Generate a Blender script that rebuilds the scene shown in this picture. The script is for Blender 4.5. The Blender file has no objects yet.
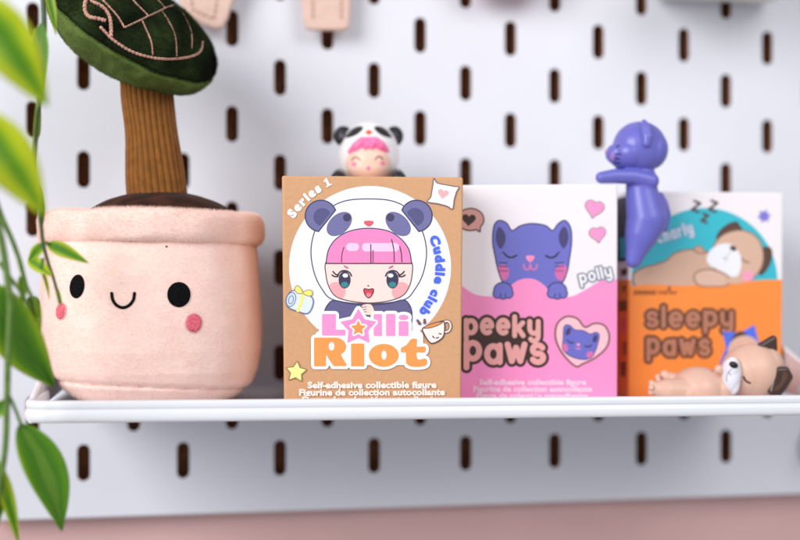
import bpy, bmesh, math, random
import numpy as np
from mathutils import Vector, Matrix, Euler, noise
from mathutils.bvhtree import BVHTree
R = math.radians
random.seed(4)
SC = bpy.context.scene
COL = SC.collection
MM = 0.001
FUZZ = True

# ------------------------------------------------------------------ camera frame (all lengths in mm)
FPX, PHI, DC, HC, HORY = 1111.0, 9.42, 469.5, 44.7, 282.0
CAM = np.array([0.0, -DC, HC])
FW = np.array([math.sin(R(PHI)), math.cos(R(PHI)), 0.0])
RT = np.array([math.cos(R(PHI)), -math.sin(R(PHI)), 0.0])
UP = np.array([0.0, 0.0, 1.0])

def ray(px, py):
    return FW + RT * ((px - 400.0) / FPX) + UP * ((HORY - py) / FPX)
def at(px, py, Y):
    """point on the upright plane at depth Y (mm in front of the board)"""
    d = ray(px, py)
    return CAM + d * ((Y + DC) / d[1])
def zdist(px, Y):
    return (Y + DC) / ray(px, 0)[1]
def ppm(px, Y):
    return FPX / zdist(px, Y)

# ------------------------------------------------------------------ colours and materials
def lin(c):
    c = c / 255.0
    return c / 12.92 if c <= 0.04045 else ((c + 0.055) / 1.055) ** 2.4
def rgb(t):
    return (lin(t[0]), lin(t[1]), lin(t[2]), 1.0)

_M = {}
def mat(name, col, rough=0.5, var=0.0, vscale=60.0, bump=0.0, bscale=400.0, sheen=0.0, sss=0.0, coat=0.0,
        spec=0.5, metal=0.0, dark=None, sheen_rough=0.5):
    if name in _M: return _M[name]
    m = bpy.data.materials.new(name); m.use_nodes = True
    nt = m.node_tree; b = nt.nodes['Principled BSDF']
    b.inputs['Base Color'].default_value = rgb(col)
    b.inputs['Roughness'].default_value = rough
    b.inputs['Specular IOR Level'].default_value = spec
    b.inputs['Metallic'].default_value = metal
    b.inputs['Sheen Weight'].default_value = sheen
    b.inputs['Sheen Roughness'].default_value = sheen_rough
    b.inputs['Coat Weight'].default_value = coat
    b.inputs['Coat Roughness'].default_value = 0.15
    if sss:
        b.inputs['Subsurface Weight'].default_value = sss
        b.inputs['Subsurface Radius'].default_value = (1.0, 0.5, 0.35)
        b.inputs['Subsurface Scale'].default_value = 0.002
    tc = nt.nodes.new('ShaderNodeTexCoord')
    if var > 0:
        n = nt.nodes.new('ShaderNodeTexNoise'); n.inputs['Scale'].default_value = vscale
        n.inputs['Detail'].default_value = 5
        nt.links.new(tc.outputs['Object'], n.inputs['Vector'])
        mx = nt.nodes.new('ShaderNodeMix'); mx.data_type = 'RGBA'
        c = rgb(col)
        if dark is None:
            lo = tuple(x * (1 - var) for x in c[:3]) + (1,)
            hi = tuple(min(1, x * (1 + var * 0.6)) for x in c[:3]) + (1,)
        else:
            lo, hi = rgb(dark), c
        mx.inputs['A'].default_value = lo; mx.inputs['B'].default_value = hi
        rp = nt.nodes.new('ShaderNodeMapRange')
        rp.inputs['From Min'].default_value = 0.3; rp.inputs['From Max'].default_value = 0.7
        nt.links.new(n.outputs['Fac'], rp.inputs['Value'])
        nt.links.new(rp.outputs['Result'], mx.inputs['Factor'])
        nt.links.new(mx.outputs['Result'], b.inputs['Base Color'])
    if bump > 0:
        n2 = nt.nodes.new('ShaderNodeTexNoise'); n2.inputs['Scale'].default_value = bscale
        n2.inputs['Detail'].default_value = 4
        nt.links.new(tc.outputs['Object'], n2.inputs['Vector'])
        bp = nt.nodes.new('ShaderNodeBump'); bp.inputs['Strength'].default_value = bump
        bp.inputs['Distance'].default_value = 0.0006
        nt.links.new(n2.outputs['Fac'], bp.inputs['Height'])
        nt.links.new(bp.outputs['Normal'], b.inputs['Normal'])
    _M[name] = m
    return m
def ink(col, rough=0.5):
    return mat('ink_%d_%d_%d' % col, col, rough, var=0.03, vscale=900)

# ------------------------------------------------------------------ objects
BASE = {}
def thing(name, label, cat, base, group=None):
    o = bpy.data.objects.new(name, None); COL.objects.link(o)
    o.empty_display_size = 0.01
    o.location = [c * MM for c in base]; BASE[o] = np.array(base, float)
    o['label'] = label; o['category'] = cat
    if group: o['group'] = group
    return o
def root_base(o):
    while o.parent is not None: o = o.parent
    return BASE[o]
def obj(name, verts, faces, mats, parent=None, base=None, mids=None, smooth=False, uvs=None):
    b = root_base(parent) if parent is not None else np.array(base if base is not None else (0, 0, 0), float)
    me = bpy.data.meshes.new(name)
    v = (np.asarray(verts, float) - b) * MM
    me.from_pydata([tuple(p) for p in v], [], [tuple(f) for f in faces])
    if not isinstance(mats, (list, tuple)): mats = [mats]
    for m in mats: me.materials.append(m)
    if mids is not None: me.polygons.foreach_set('material_index', list(mids))
    if smooth: me.polygons.foreach_set('use_smooth', [True] * len(me.polygons))
    if uvs is not None:
        ul = me.uv_layers.new(name='UVMap')
        for l in me.loops: ul.data[l.index].uv = uvs[l.vertex_index]
    me.update()
    o = bpy.data.objects.new(name, me); COL.objects.link(o)
    if parent is not None: o.parent = parent
    else:
        o.location = [c * MM for c in b]; BASE[o] = b
    return o
def tag(o, label, cat, group=None):
    o['label'] = label; o['category'] = cat
    if group: o['group'] = group
    return o
def apply_mods(o):
    dg = bpy.context.evaluated_depsgraph_get()
    me = bpy.data.meshes.new_from_object(o.evaluated_get(dg))
    old = o.data; o.modifiers.clear(); o.data = me; me.name = o.name
    bpy.data.meshes.remove(old)
    return o
def bvh_world(o):
    b = root_base(o)
    vs = [tuple(np.array(v.co) / MM + b) for v in o.data.vertices]
    return BVHTree.FromPolygons(vs, [tuple(p.vertices) for p in o.data.polygons])

# ------------------------------------------------------------------ mesh helpers
def sphere_vf(c, r, rot=None, seg=28, ring=18):
    r = (r, r, r) if np.isscalar(r) else r
    M = np.array(Euler([R(a) for a in rot]).to_matrix()) if rot is not None else np.eye(3)
    vs, fs = [], []
    for i in range(ring + 1):
        t = math.pi * i / ring
        for j in range(seg):
            p = 2 * math.pi * j / seg
            q = np.array([r[0] * math.sin(t) * math.cos(p), r[1] * math.sin(t) * math.sin(p), r[2] * math.cos(t)])
            vs.append(np.array(c) + M @ q)
    for i in range(ring):
        for j in range(seg):
            a, b = i * seg + j, i * seg + (j + 1) % seg
            if i == 0: fs.append((a, b + seg, a + seg)[::-1][::-1])
            elif i == ring - 1: fs.append((a, b, a + seg))
            else: fs.append((a, b, b + seg, a + seg))
    return vs, [tuple(reversed(f)) for f in fs]
def join(parts):
    V, F = [], []
    for v, f in parts:
        n = len(V); V += list(v); F += [tuple(i + n for i in g) for g in f]
    return V, F
def chain(pts):
    """sphere chain: list of (x,y,z,r) -> dense list of spheres"""
    out = []
    for a, b in zip(pts[:-1], pts[1:]):
        a, b = np.array(a, float), np.array(b, float)
        n = max(2, int(np.linalg.norm(a[:3] - b[:3]) / (0.13 * min(a[3], b[3]))) + 1)
        for i in range(n + 1):
            q = a + (b - a) * i / n
            out.append((q[:3], q[3]))
    return out
def blob(name, spheres, m, parent, voxel=0.45, smooth=8):
    voxel *= .62; smooth = int(smooth * 2.4)
    parts = []
    for s in spheres:
        parts.append(sphere_vf(s[0], s[1], s[2] if len(s) > 2 else None, *((48, 30) if np.max(s[1]) > 4 else (22, 14))))
    V, F = join(parts)
    o = obj(name, V, F, m, parent)
    md = o.modifiers.new('r', 'REMESH'); md.mode = 'VOXEL'; md.voxel_size = voxel * MM; md.use_smooth_shade = True
    if smooth:
        s = o.modifiers.new('s', 'SMOOTH'); s.factor = 0.5; s.iterations = smooth
    apply_mods(o)
    o.data.polygons.foreach_set('use_smooth', [True] * len(o.data.polygons))
    return o
def tube(pts, rad, seg=8, caps=True):
    pts = [np.array(p, float) for p in pts]
    rads = [rad] * len(pts) if np.isscalar(rad) else rad
    V, F = [], []
    prev = None
    for i, p in enumerate(pts):
        t = pts[min(i + 1, len(pts) - 1)] - pts[max(i - 1, 0)]
        t = t / (np.linalg.norm(t) + 1e-9)
        if prev is None:
            a = np.array([0, 0, 1.0]) if abs(t[2]) < 0.9 else np.array([1.0, 0, 0])
        else: a = prev
        n = a - t * a.dot(t); n /= np.linalg.norm(n); b = np.cross(t, n); prev = n
        for k in range(seg):
            w = 2 * math.pi * k / seg
            V.append(p + rads[i] * (math.cos(w) * n + math.sin(w) * b))
    for i in range(len(pts) - 1):
        for k in range(seg):
            a, b = i * seg + k, i * seg + (k + 1) % seg
            F.append((a, b, b + seg, a + seg))
    if caps:
        F.append(tuple(reversed(range(seg)))); F.append(tuple((len(pts) - 1) * seg + k for k in range(seg)))
    return V, F
def catmull(pts, n=8, closed=False):
    P = [np.array(p, float) for p in pts]; L = len(P); out = []
    rng = range(L) if closed else range(L - 1)
    for i in rng:
        if closed: p0, p1, p2, p3 = P[i - 1], P[i], P[(i + 1) % L], P[(i + 2) % L]
        else: p0, p1, p2, p3 = P[max(i - 1, 0)], P[i], P[i + 1], P[min(i + 2, L - 1)]
        for k in range(n):
            t = k / n
            out.append(0.5 * ((2 * p1) + (-p0 + p2) * t + (2 * p0 - 5 * p1 + 4 * p2 - p3) * t * t + (-p0 + 3 * p1 - 3 * p2 + p3) * t ** 3))
    if not closed: out.append(P[-1])
    return out

# ------------------------------------------------------------------ 2-D shapes as distance fields
class S:
    def __init__(s, f, bb): s.f, s.bb = f, bb
    def __or__(s, o): return S(lambda x, y: np.minimum(s.f(x, y), o.f(x, y)),
        (min(s.bb[0], o.bb[0]), min(s.bb[1], o.bb[1]), max(s.bb[2], o.bb[2]), max(s.bb[3], o.bb[3])))
    def __and__(s, o): return S(lambda x, y: np.maximum(s.f(x, y), o.f(x, y)),
        (max(s.bb[0], o.bb[0]), max(s.bb[1], o.bb[1]), min(s.bb[2], o.bb[2]), min(s.bb[3], o.bb[3])))
    def __sub__(s, o): return S(lambda x, y: np.maximum(s.f(x, y), -o.f(x, y)), s.bb)
    def grow(s, w): return S(lambda x, y: s.f(x, y) - w, (s.bb[0] - w, s.bb[1] - w, s.bb[2] + w, s.bb[3] + w))
    def line(s, w): return S(lambda x, y: np.abs(s.f(x, y)) - w, (s.bb[0] - w, s.bb[1] - w, s.bb[2] + w, s.bb[3] + w))
def circ(cx, cy, r): return S(lambda x, y: np.hypot(x - cx, y - cy) - r, (cx - r, cy - r, cx + r, cy + r))
def ell(cx, cy, rx, ry, rot=0):
    c, s = math.cos(R(rot)), math.sin(R(rot)); m = max(rx, ry)
    def f(x, y):
        u, v = (x - cx) * c + (y - cy) * s, -(x - cx) * s + (y - cy) * c
        k = np.hypot(u / rx, v / ry); g = np.hypot(u / rx ** 2, v / ry ** 2) + 1e-9
        return k * (k - 1) / g
    return S(f, (cx - m, cy - m, cx + m, cy + m))
def poly(pts):
    P = np.array(pts, float)
    def f(x, y):
        d = np.full(x.shape, 1e18); ins = np.zeros(x.shape, bool)
        for i in range(len(P)):
            a, b = P[i - 1], P[i]; e = b - a
            wx, wy = x - a[0], y - a[1]
            t = np.clip((wx * e[0] + wy * e[1]) / (e.dot(e) + 1e-12), 0, 1)
            d = np.minimum(d, (wx - e[0] * t) ** 2 + (wy - e[1] * t) ** 2)
            c = ((a[1] > y) != (b[1] > y))
            if abs(b[1] - a[1]) > 1e-12:
                ins ^= c & (x < (b[0] - a[0]) * (y - a[1]) / (b[1] - a[1]) + a[0])
        d = np.sqrt(d)
        return np.where(ins, -d, d)
    return S(f, (P[:, 0].min(), P[:, 1].min(), P[:, 0].max(), P[:, 1].max()))
def spoly(pts, n=6): return poly(catmull(pts, n, True))
def stroke(pts, w):
    P = np.array(pts, float); ws = np.full(len(P), w, float) if np.isscalar(w) else np.array(w, float)
    def f(x, y):
        d = np.full(x.shape, 1e9)
        for i in range(len(P) - 1):
            a, e = P[i], P[i + 1] - P[i]
            wx, wy = x - a[0], y - a[1]
            t = np.clip((wx * e[0] + wy * e[1]) / (e.dot(e) + 1e-12), 0, 1)
            d = np.minimum(d, np.hypot(wx - e[0] * t, wy - e[1] * t) - (ws[i] + (ws[i + 1] - ws[i]) * t))
        return d
    m = ws.max()
    return S(f, (P[:, 0].min() - m, P[:, 1].min() - m, P[:, 0].max() + m, P[:, 1].max() + m))
def sstroke(pts, w): return stroke(catmull(pts, 6), w)
def rrect(x0, y0, x1, y1, r=1.0):
    return poly([(x0 + r, y0 + r), (x1 - r, y0 + r), (x1 - r, y1 - r), (x0 + r, y1 - r)]).grow(r)
def union(l):
    o = l[0]
    for k in l[1:]: o = o | k
    return o
def star(cx, cy, r, ri, rot=-90, n=5):
    return [(cx + (r if k % 2 == 0 else ri) * math.cos(R(rot + 180 / n * k)), cy + (r if k % 2 == 0 else ri) * math.sin(R(rot + 180 / n * k))) for k in range(2 * n)]
def heart(cx, cy, s, rot=0):
    pts = []
    for k in range(48):
        t = 2 * math.pi * k / 48
        x = 16 * math.sin(t) ** 3; y = -(13 * math.cos(t) - 5 * math.cos(2 * t) - 2 * math.cos(3 * t) - math.cos(4 * t))
        x, y = x * s / 32, y * s / 32
        pts.append((cx + x * math.cos(R(rot)) - y * math.sin(R(rot)), cy + x * math.sin(R(rot)) + y * math.cos(R(rot))))
    return poly(pts)

# stroke alphabet for the hand-lettered words
def arc(cx, cy, rx, ry, a0, a1, n=16):
    return [(cx + rx * math.cos(R(a0 + (a1 - a0) * i / n)), cy + ry * math.sin(R(a0 + (a1 - a0) * i / n))) for i in range(n + 1)]
GL = {
 'p': ([[(0, 1), (0, -.5)], arc(.42, .5, .42, .48, 180, -180)], .84),
 'e': ([[(.06, .5), (.84, .5)] + arc(.43, .5, .43, .5, 8, 305)], .86),
 'k': ([[(0, 1.45), (0, 0)], [(.72, .98), (.1, .45)], [(.28, .6), (.76, 0)]], .76),
 'y': ([[(0, 1), (0, .62)] + arc(.38, .5, .38, .42, 180, 330), [(.76, 1), (.76, -.1)] + arc(.38, -.1, .38, .4, 0, -140)], .76),
 'a': ([arc(.42, .48, .42, .48, 0, 360), [(.84, 1), (.84, 0)]], .84),
 'w': ([[(0, 1), (.28, 0), (.56, .8), (.84, 0), (1.12, 1)]], 1.12),
 's': ([arc(.36, .74, .33, .26, 25, 270) + arc(.36, .25, .36, .26, 90, -155)], .72),
 'l': ([[(0, 1.45), (0, 0)]], .02),
 'o': ([arc(.42, .5, .42, .5, 0, 360)], .84),
 'h': ([[(0, 1.45), (0, 0)], [(0, .5)] + arc(.36, .55, .36, .42, 170, 0) + [(.72, 0)]], .72),
 'r': ([[(0, 1), (0, 0)], [(0, .45)] + arc(.34, .5, .34, .45, 170, 60)], .52),
 'c': ([arc(.42, .5, .42, .5, 50, 310)], .7),
}
def word(txt, x0, x1, yb, xh, w, rot=0, gap=None, dys=None, base_fn=None):
    """lettering fitted between x0 and x1 with baseline yb, x-height xh, pen radius w"""
    tot = sum(GL[c][1] for c in txt) * 1.0
    if gap is None: gap = 2 * w + 1.2
    sx = (x1 - x0 - 2 * w - gap * (len(txt) - 1)) / tot
    x = x0 + w; out = []
    px0, py0 = x0, yb
    for i, c in enumerate(txt):
        dy = dys[i] if dys else 0
        for s in GL[c][0]:
            q = []
            for (a, b) in s:
                X, Y = x + a * sx, yb + dy - b * xh
                if rot:
                    X, Y = (px0 + (X - px0) * math.cos(R(rot)) - (Y - py0) * math.sin(R(rot)), py0 + (X - px0) * math.sin(R(rot)) + (Y - py0) * math.cos(R(rot)))
                q.append((X, Y))
            out.append(stroke(q, w))
        x += GL[c][1] * sx + gap
    return union(out)

# ------------------------------------------------------------------ printed art: shapes -> flat meshes on a surface
def march(sh, step, merge=True):
    x0, y0, x1, y1 = sh.bb
    x0 -= step; y0 -= step
    nx = int((x1 - x0) / step) + 3; ny = int((y1 - y0) / step) + 3
    xs = x0 + np.arange(nx) * step; ys = y0 + np.arange(ny) * step
    Xg, Yg = np.meshgrid(xs, ys)
    D = sh.f(Xg, Yg)
    ins = D < 0
    c = ins[:-1, :-1].astype(int) + ins[1:, :-1] + ins[:-1, 1:] + ins[1:, 1:]
    V, F, idx = [], [], {}
    def vert(p):
        k = (round(p[0], 4), round(p[1], 4))
        if k not in idx: idx[k] = len(V); V.append(p)
        return idx[k]
    for j in range(ny - 1):
        full = c[j] == 4
        i = 0
        row = np.nonzero(c[j])[0]
        if len(row) == 0: continue
        i, end = row[0], row[-1] + 1
        while i < end:
            if full[i]:
                k = i + 1
                if merge:
                    while k < end and full[k]: k += 1
                F.append((vert((xs[i], ys[j])), vert((xs[k], ys[j])), vert((xs[k], ys[j + 1])), vert((xs[i], ys[j + 1]))))
                i = k; continue
            if c[j, i]:
                cor = [(i, j), (i + 1, j), (i + 1, j + 1), (i, j + 1)]
                pl = []
                for a in range(4):
                    (ia, ja), (ib, jb) = cor[a], cor[(a + 1) % 4]
                    da, db = D[ja, ia], D[jb, ib]
                    if da < 0: pl.append((xs[ia], ys[ja]))
                    if (da < 0) != (db < 0):
                        t = da / (da - db)
                        pl.append((xs[ia] + (xs[ib] - xs[ia]) * t, ys[ja] + (ys[jb] - ys[ja]) * t))
                if len(pl) >= 3:
                    f = [vert(p) for p in pl]
                    f = [q for n_, q in enumerate(f) if q != f[n_ - 1]]
                    if len(f) >= 3: F.append(tuple(f))
            i += 1
    return V, F

class Plane:
    """front face of a carton: corners given where they are seen, on an upright plane through depth Y turned by yaw"""
    def __init__(s, px, Y, yaw=0.0):
        s.o = at(px, HORY, Y)
        s.n = np.array([math.sin(R(yaw)), -math.cos(R(yaw)), 0.0])
        s.layer = 0
    def pt(s, px, py, lift=0.0):
        d = ray(px, py); t = (s.o - CAM).dot(s.n) / d.dot(s.n)
        return CAM + d * t + s.n * lift
class Art:
    def __init__(s, surf, base_lift=0.02, dl=0.005):
        s.surf, s.dl, s.bl = surf, dl, base_lift
        s.V, s.F, s.M, s.mats = [], [], [], []
    def add(s, sh, col, step=0.4, merge=True):
        v, f = march(sh, step, merge)
        s.raw(v, f, col)
    def raw(s, v, f, col):
        m = ink(col) if isinstance(col, tuple) else col
        if m not in s.mats: s.mats.append(m)
        k = s.mats.index(m)
        lift = s.bl + s.surf.layer * s.dl; s.surf.layer += 1
        n = len(s.V)
        s.V += [s.surf.pt(p[0], p[1], lift) for p in v]
        s.F += [tuple(reversed([i + n for i in g])) for g in f]; s.M += [k] * len(f)
    def outlined(s, sh, fill, line, w=0.55, step=0.4):
        s.add(sh, fill, step); s.add(sh.line(w), line, step)
    def build(s, name, parent, smooth=False):
        return obj(name, s.V, s.F, s.mats, parent, mids=s.M, smooth=smooth)
class Skin:
    """print or embroidery that follows a modelled surface"""
    def __init__(s, *trees): s.ts, s.t, s.layer = trees, trees[0], 0
    def pt(s, px, py, lift):
        d = Vector(ray(px, py)).normalized()
        best = None
        for t_ in s.ts:
            q = t_.ray_cast(Vector(CAM), d)
            if q[0] is not None and (best is None or q[3] < best[3]): best = q
        h, n = (best[0], best[1]) if best else (None, None)
        if h is None:
            h, n, i, dist = s.t.find_nearest(Vector(CAM) + d * (DC - 50))
        if n.dot(d) > 0: n = -n
        return np.array(h) + np.array(n) * lift

def text2d(body, size=1.0, offset=0.0, spacing=1.0):
    cu = bpy.data.curves.new('t', 'FONT'); cu.body = body; cu.size = size; cu.offset = offset
    cu.resolution_u = 3; cu.space_character = spacing
    o = bpy.data.objects.new('t', cu); COL.objects.link(o)
    dg = bpy.context.evaluated_depsgraph_get(); dg.update()
    me = bpy.data.meshes.new_from_object(o.evaluated_get(dg))
    V = [(v.co.x, v.co.y) for v in me.vertices]; F = [tuple(p.vertices) for p in me.polygons]
    bpy.data.objects.remove(o); bpy.data.curves.remove(cu); bpy.data.meshes.remove(me)
    return V, F
ONE = ([(0, 0), (.5, 0), (.5, .12), (.37, .12), (.37, .7), (.2, .7), (0, .56), (.06, .46), (.14, .5), (.14, .12), (0, .12)], None)
def glyph(c, offset):
    if c != '1': return text2d(c, 1.0, offset)
    v = [(x, y) for x, y in ONE[0]]
    v += [(.14, .7)]
    return v, [(0, 1, 2, 3, 9, 10), (9, 3, 4, 5, 11, 8), (8, 11, 5, 6, 7)]
def text_line(art, body, x0, x1, yb, h, col, slope=0.0, offset=0.03, spacing=1.05):
    V, F = text2d(body, 1.0, offset, spacing)
    a, b = min(v[0] for v in V), max(v[0] for v in V)
    q = [(x0 + (v[0] - a) / (b - a) * (x1 - x0), yb - v[1] / 0.7 * h) for v in V]
    q = [(x, y + (x - x0) * slope) for x, y in q]
    art.raw(q, [tuple(reversed(f)) for f in F], col)
def text_arc(art, body, cx, cy, r, a0, a1, h, col, offset=0.04, wide=1.15):
    """letters along a circle, tops outward, clockwise from a0 to a1 (degrees, y down)"""
    adv = []
    for c in body:
        if c == ' ': adv.append(.35); continue
        V, F = glyph(c, offset); adv.append(max(v[0] for v in V) - min(v[0] for v in V) + 0.1)
    tot = sum(adv); acc = 0; VV, FF = [], []
    for c, w in zip(body, adv):
        ang = a0 + (a1 - a0) * (acc + w / 2) / tot; acc += w
        if c == ' ': continue
        V, F = glyph(c, offset)
        mx = (max(v[0] for v in V) + min(v[0] for v in V)) / 2
        sc = h / 0.7; sx = abs(R(a1 - a0)) * (r + h / 2) / tot
        ux, uy = math.cos(R(ang)), math.sin(R(ang)); tx, ty = -uy, ux
        n = len(VV)
        for v in V:
            X, Y = (v[0] - mx) * sx, v[1] * sc
            VV.append((cx + ux * (r + Y) + tx * X, cy + uy * (r + Y) + ty * X))
        FF += [tuple(reversed([i + n for i in f])) for f in F]
    art.raw(VV, FF, col)

# ================================================================== SETTING
def floor_z(x): return -(x - 95.0) * 0.0096
M_FIBRE = mat('raw_fibreboard', (136, 82, 48), 0.9, var=.2, vscale=500)
M_BACK = mat('raw_fibreboard_back', (206, 138, 96), 0.9, var=.3, vscale=300)
M_BOARD = mat('board_white', (223, 225, 234), 0.42, var=0.02, vscale=22, bump=0.04, bscale=900)
M_WALL = mat('wall_dusty_pink', (212, 174, 171), 0.85, var=0.05, vscale=25, bump=0.15, bscale=250)

wall = obj('wall', [(-900, 13.5, -700), (1200, 13.5, -700), (1200, 13.5, 800), (-900, 13.5, 800)], [(0, 1, 2, 3)], M_WALL)
wall['kind'] = 'structure'

def build_pegboard():
    t = thing('pegboard', 'white pegboard with staggered upright slots mounted on the dusty pink wall', 'pegboard', (90, 0, -98 + 0))
    X0, pitch, hw, hh, TH = 6.75, 20.0, 2.5, 7.5, 5.0
    zoff = HC
    bottom, left, right, top = -96.0 + zoff, -95.0, 370.0, 226.0 + zoff
    rows_even = [106 - 40 * k + zoff for k in range(-3, 6)]
    rows_odd = [86 - 40 * k + zoff for k in range(-3, 5)]
    bm = bmesh.new()
    def stad(cx, cz, n=8):
        p = []
        for k in range(n + 1):
            a = math.pi * k / n; p.append((cx + hw * math.cos(a), cz + (hh - hw) + hw * math.sin(a)))
        for k in range(n + 1):
            a = math.pi + math.pi * k / n; p.append((cx + hw * math.cos(a), cz - (hh - hw) + hw * math.sin(a)))
        return p
    def ring(x0, x1, z0, z1, cx, cz):
        inner = stad(cx, cz); n = len(inner)
        outer = []
        for (x, z) in inner:
            dx, dz = x - cx, z - cz
            s = min([((x1 if dx > 0 else x0) - cx) / dx if abs(dx) > 1e-6 else 1e9, ((z1 if dz > 0 else z0) - cz) / dz if abs(dz) > 1e-6 else 1e9])
            outer.append((cx + dx * s, cz + dz * s))
        cs = [(x1, z1), (x0, z1), (x0, z0), (x1, z0)]
        def qv(p, y): return bm.verts.new((p[0], y, p[1]))
        # rounded lip of the slot on the front
        lip = [(cx + (x - cx) * 1.10, cz + (z - cz) * 1.033) for x, z in inner]
        L = [qv(p, 0.0) for p in lip]; I = [qv(p, 0.35) for p in inner]; B = [qv(p, TH) for p in inner]
        O = [qv(p, 0.0) for p in outer]
        for k in range(n):
            j = (k + 1) % n
            pts = [L[k], O[k]]
            def side(p):
                r = []
                if abs(p[0] - x1) < 1e-5: r.append('R')
                if abs(p[0] - x0) < 1e-5: r.append('L')
                if abs(p[1] - z1) < 1e-5: r.append('T')
                if abs(p[1] - z0) < 1e-5: r.append('B')
                return set(r)
            if not (side(outer[k]) & side(outer[j])):
                for c in cs:
                    sc_ = side(c)
                    if (sc_ & side(outer[k])) and (sc_ & side(outer[j])): pts.append(qv(c, 0.0))
            pts += [O[j], L[j]]
            bm.faces.new(pts[::-1])
            bm.faces.new((L[k], L[j], I[j], I[k]))
            bm.faces.new((I[k], I[j], B[j], B[k])).material_index = 1
    def solid(x0, x1, z0, z1):
        if z1 - z0 < 1e-4 or x1 - x0 < 1e-4: return
        v = [bm.verts.new((a, 0.0, b)) for a, b in ((x0, z0), (x1, z0), (x1, z1), (x0, z1))]
        bm.faces.new(v)
    cols = [(k, X0 + pitch * k) for k in range(-4, 18)]
    for k, cx in cols:
        rows = rows_even if k % 2 == 0 else rows_odd
        x0, x1 = cx - 10, cx + 10
        if k == -4: solid(left, x0, bottom + 6, top - 6)
        if k == 17: solid(x1, right, bottom + 6, top - 6)
        lo = min(rows) - 20; hi = max(rows) + 20
        for z in rows:
            a, b = z - 20, z + 20
            if z == min(rows) and a < bottom + 6: a = max(a, bottom + 6)
            if b > top - 6: b = top - 6
            if z + hh > b or z - hh < a: solid(x0, x1, max(a, bottom + 6), b); continue
            ring(x0, x1, a, b, cx, z)
        if lo > bottom + 6: solid(x0, x1, bottom + 6, lo)
        if hi < top - 6: solid(x0, x1, hi, top - 6)
    # border strip with rounded corners and rolled edge; deep return flange added to block light behind
    rad = 6.0
    def border(off):
        p = []
        for (cx, cz, a0) in ((right - rad, top - rad, 0), (left + rad, top - rad, 90), (left + rad, bottom + rad, 180), (right - rad, bottom + rad, 270)):
            for k in range(9):
                a = R(a0 + 90 * k / 8); p.append((cx + (rad + off) * math.cos(a), cz + (rad + off) * math.sin(a)))
        return p
    solid(left + rad, right - rad, bottom, bottom + rad); solid(left + rad, right - rad, top - rad, top)
    o0, o1, o2 = border(0), border(0.7), border(0.7)
    A = [bm.verts.new((x, 0, z)) for x, z in o0]; B = [bm.verts.new((x, 0.7, z)) for x, z in o1]; C = [bm.verts.new((x, 13.3, z)) for x, z in o2]
    n = len(A)
    for k in range(n):
        j = (k + 1) % n
        bm.faces.new((A[k], B[k], B[j], A[j])); bm.faces.new((B[k], C[k], C[j], B[j]))
    for (cx, cz, i0) in ((right - rad, top - rad, 0), (left + rad, top - rad, 9), (left + rad, bottom + rad, 18), (right - rad, bottom + rad, 27)):
        c = bm.verts.new((cx, 0, cz))
        for k in range(8): bm.faces.new((c, A[i0 + k], A[i0 + k + 1]))
    bmesh.ops.remove_doubles(bm, verts=bm.verts, dist=0.001)
    bmesh.ops.recalc_face_normals(bm, faces=bm.faces)
    MI = [f.material_index for f in bm.faces]
    V = [tuple(v.co) for v in bm.verts]; idx = {v: i for i, v in enumerate(bm.verts)}
    F = [tuple(idx[v] for v in f.verts) for f in bm.faces]
    bm.free()
    obj('panel', V, F, [M_BOARD, M_FIBRE], t, mids=MI)
    obj('backing', [(left + 2, 12.4, bottom + 2), (right - 2, 12.4, bottom + 2), (right - 2, 12.4, top - 2), (left + 2, 12.4, top - 2)], [(0, 1, 2, 3)], M_BACK, t)
    for sx in (left + 28, right - 28):
        for sz in (bottom + 12, top - 12):
            obj('spacer', *tube([(sx, 5.0, sz), (sx, 12.3, sz)], 5, 16), M_BOARD, t)
    return t
pegboard = build_pegboard()

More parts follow.
